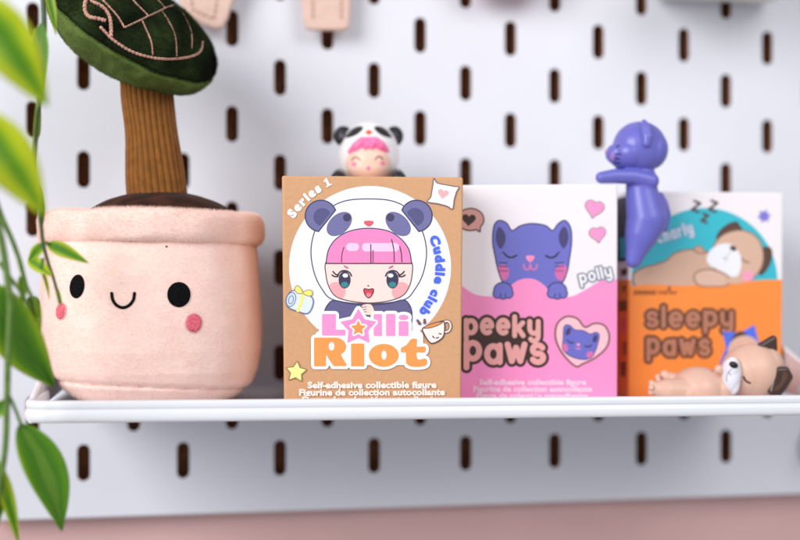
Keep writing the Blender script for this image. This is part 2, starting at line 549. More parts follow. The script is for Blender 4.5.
# ================================================================== SHELF
M_SHELF = mat('shelf_white', (226, 228, 235), 0.36, var=0.012, vscale=40, coat=0.2)
SH_L, SH_R, SH_F, SH_B = -59.5, 227.0, -105.0, -1.0
def build_shelf():
    t = thing('shelf', 'long white metal shelf with a rolled double front lip carrying the boxes and plush', 'shelf', (95, -50, 0))
    # floor sheet
    V, F = [], []
    for z in (0.0, -1.4):
        V += [(SH_L + 1, SH_F + 1.5, z), (SH_R - 1, SH_F + 1.5, z), (SH_R - 1, SH_B, z), (SH_L + 1, SH_B, z)]
    F = [(0, 1, 2, 3), (7, 6, 5, 4), (0, 4, 5, 1), (1, 5, 6, 2), (2, 6, 7, 3), (3, 7, 4, 0)]
    obj('tray', V, F, M_SHELF, t)
    # lip: double rolled profile swept round the front corners
    prof = catmull([(-2.0, 4.7), (-1.2, 5.6), (-.3, 5.7), (.45, 5.35), (.75, 4.5), (.72, 3.5), (.5, 3.0), (.5, 2.75), (.85, 2.2), (1.1, 1.3), (1.1, .1), (.75, -.8), (.1, -1.3), (-1.2, -1.4), (-2.1, -.9), (-2.1, 2.0)], 4, True)
    path = []
    rad = 7.0
    path.append((SH_L, SH_F + 40, -1, 0)); path.append((SH_L, SH_F + rad, -1, 0))
    for k in range(1, 10):
        a = R(180 + 90 * k / 10); path.append((SH_L + rad + rad * math.cos(a), SH_F + rad + rad * math.sin(a), math.cos(a), math.sin(a)))
    for k in range(0, 41):
        path.append((SH_L + rad + (SH_R - SH_L - 2 * rad) * k / 40, SH_F, 0, -1))
    for k in range(1, 10):
        a = R(270 + 90 * k / 10); path.append((SH_R - rad + rad * math.cos(a), SH_F + rad + rad * math.sin(a), math.cos(a), math.sin(a)))
    path.append((SH_R, SH_F + rad, 1, 0)); path.append((SH_R, SH_F + 40, 1, 0))
    V, F = [], []; n = len(prof)
    for (x, y, nx, ny) in path:
        for (d, z) in prof: V.append((x + nx * d, y + ny * d, z))
    for i in range(len(path) - 1):
        for k in range(n):
            a, b = i * n + k, i * n + (k + 1) % n
            F.append((a, b, b + n, a + n))
    F.append(tuple(range(n))); F.append(tuple(reversed([(len(path) - 1) * n + k for k in range(n)])))
    obj('lip', V, F, M_SHELF, t, smooth=True)
    # sloping end panels
    for xs, sgn in ((SH_L, 1), (SH_R, -1)):
        out = [(SH_F + 6, 1.0), (SH_F + 6, 4.0), (SH_F + 14, 6.0)] + [(SH_F + 14 + (SH_B - SH_F - 22) * k / 6, 6.0 + 31 * (k / 6) ** 1.15) for k in range(1, 7)] + [(SH_B - 4, 38.0), (SH_B, 34), (SH_B, 2.0)]
        V = [(xs + sgn * .1, y, z) for y, z in out] + [(xs + sgn * 1.4, y, z) for y, z in out]
        n = len(out)
        F = [tuple(range(n)), tuple(reversed(range(n, 2 * n)))] + [(k, k + n, (k + 1) % n + n, (k + 1) % n) for k in range(n)]
        o = obj('end_panel', V, F, M_SHELF, t)
        rim = [(xs + sgn * .75, y, z) for y, z in out[1:-1]]
        obj('rolled_edge', *tube(rim, 1.1, 10), M_SHELF, o, smooth=True)
    t.rotation_euler = (0, R(0.55), 0)
    return t
shelf = build_shelf()

# ================================================================== CARTONS
def carton(parent, pl, corners, depth, m, name='carton', bev=0.75):
    """corners TL TR BR BL in photo position on plane pl"""
    f = [pl.pt(*c) for c in corners]
    b = [p - pl.n * depth for p in f]
    V = f + b
    F = [(0, 3, 2, 1), (4, 5, 6, 7), (0, 1, 5, 4), (1, 2, 6, 5), (2, 3, 7, 6), (3, 0, 4, 7)]
    o = obj(name, V, F, m, parent)
    md = o.modifiers.new('b', 'BEVEL'); md.width = bev * MM; md.segments = 3; md.limit_method = 'NONE'
    apply_mods(o)
    bm = bmesh.new(); bm.from_mesh(o.data); bmesh.ops.recalc_face_normals(bm, faces=bm.faces); bm.to_mesh(o.data); bm.free()
    return o
def bottom_y(px, pl):
    p = pl.pt(px, 300.0); z = floor_z(p[0]) + 0.05
    s = FPX / (p - CAM).dot(FW)
    return HORY + (HC - z) * s

def wrap_mat(name, low, high, zcut, rough=0.4):
    """carton print whose lower part is another colour all round the box (object space height)"""
    m = bpy.data.materials.new(name); m.use_nodes = True; nt = m.node_tree; b = nt.nodes['Principled BSDF']
    tc = nt.nodes.new('ShaderNodeTexCoord'); sp = nt.nodes.new('ShaderNodeSeparateXYZ')
    nt.links.new(tc.outputs['Object'], sp.inputs[0])
    gt = nt.nodes.new('ShaderNodeMath'); gt.operation = 'GREATER_THAN'; gt.inputs[1].default_value = zcut * MM
    nt.links.new(sp.outputs['Z'], gt.inputs[0])
    mx = nt.nodes.new('ShaderNodeMix'); mx.data_type = 'RGBA'
    mx.inputs['A'].default_value = rgb(low); mx.inputs['B'].default_value = rgb(high)
    nt.links.new(gt.outputs[0], mx.inputs['Factor']); nt.links.new(mx.outputs['Result'], b.inputs['Base Color'])
    b.inputs['Roughness'].default_value = rough
    n = nt.nodes.new('ShaderNodeTexNoise'); n.inputs['Scale'].default_value = 1500
    bp = nt.nodes.new('ShaderNodeBump'); bp.inputs['Strength'].default_value = 0.05; bp.inputs['Distance'].default_value = 0.0003
    nt.links.new(tc.outputs['Object'], n.inputs['Vector']); nt.links.new(n.outputs['Fac'], bp.inputs['Height']); nt.links.new(bp.outputs['Normal'], b.inputs['Normal'])
    return m

# ---------------------------------------------------------------- kraft box
def kraft_box():
    pl = Plane(370, -95.0, yaw=-4.8)
    base = pl.pt(372, bottom_y(372, pl)) - pl.n * 29
    t = thing('toy_box', 'kraft brown toy box printed with a girl in a panda hood, nearest the camera', 'toy box', base, 'collectible toy boxes in a row')
    kraft = mat('kraft_card', (210, 160, 118), 0.6, var=0.05, vscale=700, bump=0.06, bscale=1200)
    c = carton(t, pl, [(281.8, 175.5), (463.2, 177.2), (461.0, bottom_y(461, pl)), (284.0, bottom_y(284, pl))], 58, kraft)
    W, LIL = (252, 252, 255), (245, 240, 252)
    A = Art(pl)
    A.add(circ(370, 267, 81), LIL, 0.5)
    navy, ear, earin, lin_ = (62, 62, 100), (113, 112, 162), (84, 82, 130), (70, 74, 115)
    hood = spoly([(368.5, 199), (345, 201), (328, 210), (316, 228), (311, 250), (314, 272), (322, 289), (334, 300), (368, 304), (403, 300), (415, 289), (423.5, 272), (426.5, 250), (421, 228), (409, 210), (392, 201)])
    A.outlined(hood, W, lin_, 0.6)
    for s in (1, -1):
        X = lambda x: 368.7 + s * (x - 368.7)
        half = poly([(X(336.5), 209), (X(317), 233.5), (X(270), 233), (X(270), 150), (X(360), 150)])
        e = circ(X(321), 216, 15.7) & half
        A.outlined(e, ear, navy, 0.65)
        A.add(circ(X(322.5), 217, 9) & half.grow(-2.2), earin)
        A.add(ell(X(339.3), 224, 14.8, 9.6, -42 * s), ear)
        A.add(circ(X(347), 217.6, 4), (66, 60, 98), 0.3)
    A.add(spoly([(364.2, 221.3), (368.8, 220.6), (373.3, 221.3), (373, 224), (368.8, 226.6), (364.6, 224)]), (226, 94, 106), 0.3)
    face = spoly([(326, 262), (326, 275), (329, 287), (336, 296.5), (350, 301), (369, 303), (388, 301), (402, 296), (409, 287), (412, 275), (411.5, 262), (400, 252), (369, 246), (338, 252)])
    A.outlined(face, (252, 222, 216), (105, 70, 80), 0.55)
    for s in (1, -1):
        A.add(circ(368.7 - s * 32.5, 291.5, 9.5) & face.grow(-0.5), (255, 170, 176))
    hair = poly(catmull([(326, 263.5), (328.5, 250), (336, 239), (350, 231), (369, 228.3), (388, 231), (401, 239), (409, 250), (411.5, 263.5)], 8))
    A.outlined(hair, (255, 138, 197), lin_, 0.6)
    A.add(rrect(346, 243, 359, 251, 4), (251, 205, 236)); A.add(rrect(362, 243, 399, 251.5, 4), (251, 205, 236))
    dk = (82, 62, 78)
    for pts, w in (([(341.5, 262), (342, 254), (343.8, 247.5)], .5), ([(370.8, 263), (370.8, 244.5)], .55), ([(373, 262), (373, 251)], .9), ([(394.2, 262), (393.8, 250), (391.6, 239.5)], .55), ([(401.8, 262), (401.4, 254), (399.8, 246.5)], .55)):
        A.add(sstroke(pts, w), dk if w != .9 else (176, 96, 150), 0.25)
    A.add(stroke([(326, 263.5), (411.5, 263.5)], .6), dk, 0.3)
    for s in (1, -1):
        X = lambda x: 368.5 + s * (x - 368.5)
        A.add(ell(X(344.6), 279.8, 6, 8.6), (56, 52, 88), 0.3)
        A.add(ell(X(344.6), 284.6, 3.6, 2.8), (48, 138, 142), 0.3)
        A.add(ell(345.3 if s > 0 else 390.6, 275.5, 2.7, 2.0), (255, 255, 255), 0.25)
        A.add(sstroke([(X(337.5), 275.5), (X(340.5), 271.6), (X(345), 270.6), (X(349.5), 272.5), (X(351.5), 276)], .7), (50, 42, 62), 0.25)
        for q in ([(X(338.5), 275), (X(335.5), 274.2), (X(333), 271.5)], [(X(338), 276.5), (X(334.5), 276.5), (X(332), 275)]):
            A.add(sstroke(q, [.7, .6, .5][0]), (50, 42, 62), 0.25)
        A.add(stroke([(X(344.5), 266.2), (X(347.6), 267.9)], .8), (226, 84, 146), 0.25)
    A.add(ell(368.2, 285.8, .9, .7), (96, 60, 66), 0.2)
    mouth = spoly([(364, 289), (368.5, 289.4), (373.2, 289), (372.4, 294), (368.7, 297.8), (365, 294.4)])
    A.outlined(mouth, (214, 66, 88), (80, 48, 58), 0.5, 0.25)
    A.add(ell(368.7, 295, 2.6, 2.2) & mouth.grow(-.4), (250, 132, 146), 0.25)
    body = poly(catmull([(324.5, 322), (324.5, 312), (328, 304.5), (334, 300.5), (350, 303.5), (369, 305), (388, 303.5), (403, 300), (409, 304.5), (411.5, 312), (411.5, 322)], 6))
    A.outlined(body, (98, 93, 138), navy, 0.6)
    A.add(rrect(338, 318, 374, 324, 1), (62, 58, 94))
    hand = spoly([(362, 305), (368, 303.6), (372, 305), (374.5, 311), (371, 315), (364.5, 314.5), (361.5, 310)])
    A.outlined(hand, (251, 219, 208), (105, 70, 80), 0.45, 0.3)
    for y in (306.8, 309.2, 311.6): A.add(stroke([(361.5, y + .6), (366.4, y)], .35), (105, 70, 80), 0.2)
    A.build('printed_portrait', t)
    # arc texts
    A = Art(pl)
    text_arc(A, 'Series 1', 370, 267, 90.5, 212, 245.5, 8.4, (252, 250, 252), 0.07)
    A.build('printed_series_text', t)
    A = Art(pl)
    text_arc(A, 'Cuddle club', 370, 267, 66.0, -27, 43, 8.4, (70, 108, 232), 0.065)
    A.build('printed_club_text', t)
    # pillow
    A = Art(pl)
    pil = poly(catmull([(434, 178.5), (437, 183), (446, 185), (454, 186.5), (458.8, 187.2), (456.4, 192), (454, 200), (453.3, 206), (452, 209.3), (447.5, 206.5), (438, 203.8), (432, 203), (427, 201.6), (430.5, 197.5), (432, 190), (433, 184)], 4, True))
    A.outlined(pil, (252, 240, 241), (118, 106, 112), 0.55, 0.3); A.add(heart(443, 193.8, 11, 12), (255, 176, 182), 0.3)
    A.build('printed_pillow', t)
    # rolled towel
    A = Art(pl); ol = (96, 112, 150)
    roll = poly(catmull([(287, 297), (291, 291.5), (297, 290.5), (306, 294), (312, 297.5), (313.2, 303), (310.5, 310.5), (306, 313.6), (297, 311), (289.5, 308), (286.2, 303)], 5, True))
    A.outlined(roll, (222, 233, 249), ol, 0.55, 0.3)
    A.outlined(ell(291, 299.5, 4.6, 7.2, 15), (206, 220, 242), ol, 0.4, 0.25); A.add(ell(291, 299.8, 2.4, 4, 15).line(.35), ol, 0.2)
    A.add(stroke([(303, 293.5), (301.5, 302), (298, 310.5)], 1.6), (250, 235, 124), 0.25)
    for b in (spoly([(303, 292.5), (300, 287.5), (297, 285.6), (294.6, 289), (297, 293), (301, 293.6)]), spoly([(303, 292.5), (308, 290), (312, 291), (312, 295), (308.5, 296), (304.5, 294.4)])):
        A.outlined(b, (250, 235, 124), (160, 140, 80), 0.4, 0.25)
    A.build('printed_towel', t)
    A = Art(pl)
    st = poly(star(296.2, 371.8, 10.2, 5.3, -84)).grow(-.3).grow(.7)
    A.outlined(st, (255, 246, 150), (150, 126, 92), 0.5, 0.3); A.build('printed_star', t)
    A = Art(pl); cl = (92, 70, 72)
    A.add(ell(446.2, 326.5, 4.2, 5.4, 10).line(1.5), cl, 0.25); A.add(ell(446.2, 326.5, 4.2, 5.4, 10).line(.8), (250, 228, 224), 0.25)
    cup = poly(catmull([(422.5, 328.5), (430, 325.2), (438, 322.2), (443.5, 321.4), (444.5, 329), (443, 336.5), (438, 341), (432, 343.2), (428.5, 341), (424.6, 335)], 5, True))
    A.outlined(cup, (253, 236, 231), cl, 0.6, 0.3)
    A.outlined(spoly([(423.5, 328), (429, 324.6), (437, 322.2), (442.5, 322), (438, 325.2), (430, 327.8)]), (230, 146, 84), cl, 0.4, 0.25)
    for q in ([(419.5, 323.5), (417.3, 320.2)], [(424.6, 322.6), (424.4, 319.4)]): A.add(stroke(q, [1.5, 1.0]), (120, 86, 78), 0.25)
    for q in ([(432.6, 336.2), (434.2, 337.8)], [(439, 333.4), (441, 334)], [(436.2, 338), (438.4, 337.4)]): A.add(stroke(q, .6), cl, 0.2)
    A.build('printed_cup', t)
    # title
    A = Art(pl)
    L = (rrect(322, 314, 336, 335.6, 1.2) | rrect(322, 329.6, 345.6, 335.6, 1.2))
    stp = poly([p for p in star(358.4, 327.6, 18.0, 9.8)]).grow(.6)
    l1 = rrect(373.6, 314, 382, 336, 1); l2 = rrect(386, 313.8, 395.4, 336, 1)
    ii = rrect(398.6, 321.2, 408.4, 336, 1) | ell(403.5, 317.4, 5.0, 2.7)
    Rr = ((rrect(314, 337.5, 326, 366.2, 1.2) | ell(334.5, 346.6, 11.6, 9.2) | rrect(320, 337.5, 336, 355.6, 1)) - ell(331.5, 346.2, 2.9, 4.2)) | poly([(328, 352), (339, 351.5), (346.6, 364.6), (346, 366), (333.5, 366), (327.5, 357)])
    Rr = Rr - poly([(326.2, 367), (326.2, 357.5), (329.6, 367)])
    I_ = rrect(351, 343.4, 364.2, 366.2, 1.2)
    o_ = ell(383.7, 355.2, 14.9, 11.4) - ell(383.9, 355, 2.6, 4.5)
    t_ = poly(catmull([(411, 339.4), (416.6, 339.6), (416.6, 346.6), (424.6, 346.8), (424.4, 352), (416.6, 352.2), (416.8, 358), (419, 359.8), (424.8, 358.6), (426.8, 361), (426, 364.6), (420, 366.3), (411, 366), (406.4, 362.6), (405.8, 352.4), (401.4, 352), (401.6, 347.8), (406.6, 345)], 4, True)).grow(.3)
    allp = union([L, l1, l2, ii, Rr, I_, o_, t_, stp])
    hull = allp | rrect(330, 322, 404, 350, 2) | rrect(318, 334, 420, 362, 2)
    A.add(hull.grow(3.0), (247, 248, 255), 0.35)
    for s_ in (L, l1, l2, ii): A.add(s_, (255, 150, 208), 0.3)
    A.add(stp.grow(1.8), (247, 248, 255), 0.3); A.add(stp, (255, 146, 206), 0.3)
    sti = poly(star(358.3, 328.2, 7.4, 3.6)).grow(.3)
    A.add(sti.grow(1.5), (252, 246, 255), 0.25); A.add(sti, (250, 150, 74), 0.25)
    for s_ in (Rr, I_, o_, t_): A.add(s_, (252, 156, 80), 0.3)
    A.build('printed_title', t)
    A = Art(pl)
    wt = (250, 236, 226)
    text_line(A, 'Self-adhesive collectible figure', 307.5, 436.5, 387.9, 6.0, wt, -0.003, 0.055)
    text_line(A, 'Figurine de collection autocollante', 299, 445, 395.2, 6.0, wt, -0.003, 0.055)
    text_line(A, 'Figura de colección autoadhesiva', 302, 442, 402.6, 6.0, wt, -0.003, 0.055)
    A.build('printed_caption', t)
    return t, pl
boxK, plK = kraft_box()

# ---------------------------------------------------------------- pink and white box
PINK = (255, 150, 206)
def pink_box():
    pl = Plane(540, -74.0, yaw=2.5)
    base = pl.pt(538, bottom_y(538, pl)) - pl.n * 28
    t = thing('toy_box', 'white and pink toy box with a sleepy violet cat, middle of the row', 'toy box', base, 'collectible toy boxes in a row')
    zc = pl.pt(617, 298)[2] - base[2]
    m = wrap_mat('pink_white_card', PINK, (246, 240, 246), zc, 0.35)
    carton(t, pl, [(459.0, 185.0), (618.0, 184.0), (617.6, bottom_y(617, pl)), (459.0, bottom_y(459, pl))], 54, m)
    cat, ol = (112, 114, 202), (62, 58, 112)
    A = Art(pl)
    pk = spoly([(499, 220.5), (506.5, 223), (512, 230.5), (520, 226), (531, 223.6), (545, 225.4), (552.5, 230.5), (558, 224), (565, 220.5), (570.6, 228), (571.6, 242), (569.2, 260), (567, 272), (561, 284), (545, 292), (516, 292), (504, 284), (498.4, 271), (495, 256), (492.6, 241), (494, 226)])
    A.outlined(pk, cat, ol, .7)
    A.add(spoly([(499.5, 227), (504.6, 233), (505.4, 241), (500.6, 249), (496, 241), (496.2, 232)]), (72, 66, 118), .3)
    A.add(spoly([(564.5, 226.5), (568, 233), (568, 241), (563.6, 248.5), (559, 241), (559.6, 232)]), (72, 66, 118), .3)
    for c in (502.4, 561.6): A.add(ell(c, 272.5, 6.8, 8) & pk.grow(-.6), (216, 112, 174), .3)
    ek = (40, 34, 66)
    A.add(sstroke([(504.5, 253.6), (507.6, 256.6), (512, 257.4), (516.4, 255.4)], .9), ek, .25); A.add(stroke([(504.5, 253.6), (502.6, 252)], .6), ek, .25)
    A.add(sstroke([(545.8, 255.8), (550, 257.6), (554.6, 256.8), (557.6, 253.6)], .9), ek, .25); A.add(stroke([(557.6, 253.6), (559.4, 252)], .6), ek, .25)
    A.add(spoly([(525.8, 256.4), (530, 255.4), (534.4, 256.4), (533, 260), (530, 262.2), (527.2, 260)]), (255, 152, 196), .25)
    A.add(sstroke([(523.4, 264.6), (525, 269), (528.6, 269.2), (530.2, 264.6), (532, 269.2), (535.6, 269), (537, 264.6)], .75), (226, 122, 180), .25)
    A.add(stroke([(530.2, 262), (530.2, 267)], .6), (226, 122, 180), .25)
    for c, s in ((500.5, 1), (561.8, -1)):
        for y in (262.6, 266.2): A.add(stroke([(c - s * 1.5, y), (c + s * 6.5, y + .3)], .5), (66, 60, 116), .25)
        for k in range(3): A.add(stroke([(c + s * (0 + k * 3) - 1.2, 269.8 + k * .3), (c + s * (0 + k * 3) + 1.4, 271.4)], .4), (150, 70, 130), .25)
    A.build('printed_cat', t)
    A = Art(pl)
    wv = catmull([(459.8, 284.5), (466, 289), (474, 294), (484, 296.2), (495, 296), (505, 291.5), (512, 284.5), (519, 280), (527, 278.4), (535, 279.6), (543, 284.4), (550, 291.6), (558, 296.4), (572, 296.2), (585, 290), (597, 282.6), (607, 279.4), (616.8, 279.2)], 5)
    A.add(poly([tuple(p) for p in wv] + [(616.4, bottom_y(616, pl) - 1.6), (460, bottom_y(460, pl) - 1.6)]), PINK, .5)
    A.build('printed_wave', t)
    for cx in (503, 557.2):
        A = Art(pl)
        pw = ell(cx, 290.4, 9.2, 8.0) | ell(cx - 5.4, 293.6, 4.6, 4.6) | ell(cx, 294.6, 4.4, 4.6) | ell(cx + 5.4, 293.6, 4.6, 4.6)
        A.outlined(pw, cat, ol, .6, .3)
        for d in (-2.6, 2.6): A.add(stroke([(cx + d, 298.2), (cx + d * .9, 293.5)], .5), ol, .25)
        A.build('printed_paw', t)
    A = Art(pl)
    bub = ell(470.5, 219.5, 13.2, 11) | poly([(472, 227), (480, 231.8), (480.5, 223)])
    bub = bub & poly([(460.4, 190), (520, 190), (520, 250), (460.4, 250)])
    A.outlined(bub, (226, 166, 158), (112, 72, 66), .7, .3); A.add(heart(468.6, 219.6, 14, 4) & poly([(460.4, 190), (520, 190), (520, 250), (460.4, 250)]), (58, 36, 32), .3)
    A.build('printed_speech_bubble', t)
    for (x, y, s, r_) in ((594.2, 208.2, 17, 12), (597.4, 234, 14.5, -8)):
        A = Art(pl); h = heart(x, y, s, r_).grow(.6)
        A.add(h.grow(.9), (172, 132, 150), .3); A.add(h, (255, 156, 210), .3); A.build('printed_heart', t)
    A = Art(pl)
    nm = word('polly', 580, 613, 283.0, 7.4, 1.0, rot=-13, gap=3.7)
    A.add(nm.grow(1.6), (140, 146, 164), .25); A.add(nm, (250, 248, 252), .25)
    A.build('printed_name', t)
    A = Art(pl)
    w1 = word('peeky', 463.6, 540.5, 333.2, 13.0, 2.45, gap=6.6, dys=[0, -.4, -.2, 2.4, 1.2])
    w2 = word('paws', 463.4, 546.0, 361.4, 16.6, 2.95, gap=7.8, dys=[-2.4, .6, -.4, .4])
    box = poly([(460.6, 300), (600, 300), (600, 380), (460.6, 380)])
    dkb = (60, 38, 30)
    A.add((w1 | w2 | stroke([(470, 336), (530, 340)], 5) | stroke([(472, 352), (538, 350)], 3)).grow(2.9) & box, dkb, .35)
    A.add(w1 & box, (236, 172, 166), .3); A.add(w2 & box, (238, 168, 166), .3)
    A.build('printed_title', t)
    A = Art(pl)
    hb = spoly([(575, 366), (562, 353), (555.4, 338), (557, 324), (566, 316.6), (577, 318.6), (584.6, 327), (594, 323.4), (604, 325.4), (609, 335.6), (606, 347.6), (595, 357.6), (583, 363.6)])
    A.outlined(hb, (250, 198, 208), (136, 92, 98), 1.0, .3)
    ch = spoly([(565.6, 325), (570, 325.6), (574.4, 329.6), (583, 330.6), (590, 334), (595.4, 332.2), (599, 335), (597.4, 344), (595, 351), (591, 357.6), (582, 359.4), (570, 356), (562.6, 349), (563, 339), (563.4, 329)])
    A.outlined(ch, (108, 110, 200), (80, 74, 140), .5, .3)
    for q in (ell(568, 331.5, 2.2, 4.2, 25), ell(594.8, 338.6, 2.2, 4.0, 18)): A.add(q, (66, 60, 108), .25)
    for q in (ell(564.6, 347.6, 3.2, 4.2, -15), ell(590, 354.8, 3.8, 3.6)): A.add(q & ch.grow(-.3), (216, 112, 174), .25)
    A.add(sstroke([(567, 340), (570, 342.6), (573.4, 342.6)], .6), ek, .25); A.add(sstroke([(584.6, 346), (588, 346.8), (591.4, 345)], .6), ek, .25)
    A.add(ell(578, 344.6, 1.9, 1.4), (255, 152, 196), .2); A.add(sstroke([(575, 347.6), (577, 349), (578.4, 347.8), (580.4, 349.4)], .45), (230, 140, 190), .2)
    A.build('printed_heart_badge', t)
    A = Art(pl)
    wt = (255, 214, 236)
    text_line(A, 'Self-adhesive collectible figure', 479, 586, 384.6, 5.2, wt, 0.0, 0.05)
    text_line(A, 'Figurine de collection autocollante', 473, 592, 391.4, 5.2, wt, 0.0, 0.05)
    text_line(A, 'Figura de colección autoadhesiva', 476, 588, 398.2, 5.2, wt, 0.0, 0.05)
    A.build('printed_caption', t)
    return t, pl
boxP, plP = pink_box()

# ---------------------------------------------------------------- orange and white box
ORANGE = (255, 146, 62)
def orange_box():
    pl = Plane(705, -56.0, yaw=1.0)
    base = pl.pt(705, bottom_y(705, pl)) - pl.n * 27
    t = thing('toy_box', 'white and orange toy box with a dozing puppy on a teal disc, rightmost', 'toy box', base, 'collectible toy boxes in a row')
    zc = pl.pt(770, 280)[2] - base[2]
    m = wrap_mat('orange_white_card', ORANGE, (246, 240, 244), zc, 0.38)
    BY = lambda x: bottom_y(x, pl)
    carton(t, pl, [(628.5, 191.0), (783.6, 192.8), (781.6, BY(781)), (628.0, BY(628))], 53, m)
    clip = poly([(629.8, 193), (782.2, 194.6), (780.4, BY(780) - 1.5), (629.4, BY(629) - 1.5)])
    A = Art(pl)
    A.add(circ(704.5, 281, 73) & clip & poly([(600, 100), (800, 100), (800, 288), (600, 288)]), (52, 190, 208), .5)
    A.build('printed_disc', t)
    A = Art(pl); tan, ol = (214, 176, 154), (128, 98, 84)
    body = spoly([(633, 276), (641, 268.5), (655, 264.4), (666, 260.6), (673, 254), (685, 250), (699, 249.6), (711, 254), (722, 262), (730, 275), (722, 288), (680, 290), (640, 288)])
    A.outlined(body & clip, tan, ol, .7)
    A.outlined(spoly([(694, 250.4), (696, 246.4), (700, 246), (704, 249.6), (705, 253), (699, 253.4)]), (206, 164, 142), ol, .5, .3)
    for q in (spoly([(717, 239), (719.6, 231.6), (726.6, 225.4), (735.4, 222), (739, 225), (741.4, 231.6), (728, 236)]), spoly([(761.4, 249.4), (767.6, 247.2), (771.4, 250.4), (770.6, 261), (765.6, 270.6), (760, 274.4), (758, 262)])):
        A.outlined(q & clip, (92, 64, 54), (66, 46, 40), .6, .3)
    hd = spoly([(714, 246), (720, 237), (731, 231.4), (744, 230.6), (756, 236.6), (762.4, 248), (763, 262), (757.4, 274), (747, 281), (734, 283), (720, 276), (712.6, 262)])
    A.outlined(hd, (220, 182, 160), ol, .7)
    A.add(ell(711.6, 246.6, 3.4, 5.4, 35) & hd.grow(-.4), (244, 160, 184), .3)
    A.add(spoly([(706.8, 260), (709.4, 251.6), (717, 245.4), (728, 243.6), (735.6, 248), (740.6, 257), (741, 266), (738.6, 274), (734.4, 278.6), (724, 272.4), (711, 266)]), (242, 244, 252), .35)
    A.add(ell(733, 248.4, 3.6, 2.3, 30), (44, 34, 40), .3)
    A.add(sstroke([(723, 257.6), (725.4, 259), (726.6, 256.4), (726, 260.4)], .7), (190, 196, 210), .25)
    A.add(stroke([(731, 250.6), (727, 256)], .45), (196, 200, 214), .25)
    A.add(sstroke([(741.6, 258.6), (744.8, 261.6), (749, 262.2)], .7), (120, 86, 66), .25)
    A.add(ell(747.4, 276, 6.6, 5, -35), (248, 164, 192), .3)
    arm = spoly([(694, 276), (700, 270.6), (712, 269.6), (724, 274), (731, 280), (726, 285.6), (708, 287), (697, 284)])
    A.outlined(arm, (222, 186, 166), ol, .6)
    A.build('printed_puppy', t)
    A = Art(pl)
    for (x, y) in ((695.8, 207.6), (712.8, 207.2), (704.6, 219)):
        s = 1.0 if y < 210 else .8
        A.add(stroke([(x - 1.5 * s, y - 6.6 * s), (x + 4.4 * s, y - 4.2 * s), (x - 4.0 * s, y + 2.0 * s), (x + 2.6 * s, y + 4.6 * s)], 1.25), (82, 60, 62), .25)
    A.build('printed_snore_marks', t)
    A = Art(pl)
    A.add(poly(star(764, 216.2, 6.6, 3.8, -70, 6)).grow(.3), (128, 124, 216), .3); A.build('printed_sparkle', t)
    A = Art(pl)
    nm = word('charly', 658, 695, 242.6, 7.4, 1.0, rot=-16, gap=3.5)
    A.add(nm.grow(1.4), (104, 178, 200), .25); A.add(nm, (222, 222, 244), .25); A.build('printed_name', t)
    A = Art(pl)
    op = [(629.9, 290), (631.6, 286.4), (635, 285.2), (650, 284.6), (680, 285.8), (720, 284.6), (745, 281.6), (760, 280), (782, 279.6)]
    A.add(poly(op + [(780.3, BY(780) - 1.5), (629.4, BY(629) - 1.5)]), ORANGE, .5)
    A.build('printed_orange_panel', t)
    A = Art(pl)
    A.outlined(arm & poly([(600, 200), (800, 200), (800, 286.6), (600, 286.6)]), (222, 186, 166), ol, .6)
    A.outlined(spoly([(726, 279), (736, 277), (748, 278.4), (744, 282), (736, 283.6), (728, 283)]), (220, 182, 160), (200, 150, 126), .3, .3)
    A.add(ell(748.4, 276.6, 6.2, 4.4, -35), (248, 164, 192), .3)
    A.build('printed_puppy_arm', t)
    A = Art(pl)
    sq = []
    for k in range(12): sq.append((633.6 + k * 2.0, 294.6 if k % 2 == 0 else 290.6))
    A.add(sstroke(sq, .75), (122, 66, 38), .25)
    A.add(sstroke([(658, 294), (660.4, 291.4), (662, 294), (664.4, 291), (666, 294.2), (669.4, 286.6), (670, 294), (672.6, 291.4), (674, 294), (676.6, 291.6)], .75), (160, 84, 44), .25)
    A.build('printed_small_script', t)
    A = Art(pl)
    w1 = word('sleepy', 645.6, 733.4, 325.6, 13.0, 2.15, gap=7.0, dys=[0, .4, .4, .4, -.6, 0])
    w2 = word('paws', 646, 710.6, 354.0, 13.6, 2.25, gap=7.2, dys=[-1.2, .4, -.2, 0])
    A.add((w1 | w2).grow(2.5), (96, 58, 38), .35)
    A.add(w1, (184, 124, 98), .3); A.add(w2, (184, 124, 98), .3); A.build('printed_title', t)
    A = Art(pl)
    A.add(poly(star(743, 350, 27, 17, -66)).grow(.4), (82, 118, 238), .4)
    A.add(spoly([(731, 345), (733, 336.6), (738.4, 331.6), (744.6, 332.6), (746, 339)]), (78, 54, 46), .3)
    A.add(circ(744, 352, 16.5), (226, 186, 164), .35)
    A.add(ell(734, 352.6, 3, 3.4), (246, 150, 182), .3); A.add(ell(742, 347.6, 7, 2.0, -34), (250, 244, 246), .3)
    A.build('printed_star_badge', t)
    # coloured print on the narrow left side; large dark patch also paints the gap's shade
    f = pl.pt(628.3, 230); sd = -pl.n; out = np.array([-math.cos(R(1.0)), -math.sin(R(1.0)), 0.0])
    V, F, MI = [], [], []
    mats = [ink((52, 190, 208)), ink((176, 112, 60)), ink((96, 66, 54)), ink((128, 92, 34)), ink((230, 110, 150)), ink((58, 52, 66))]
    k = 0
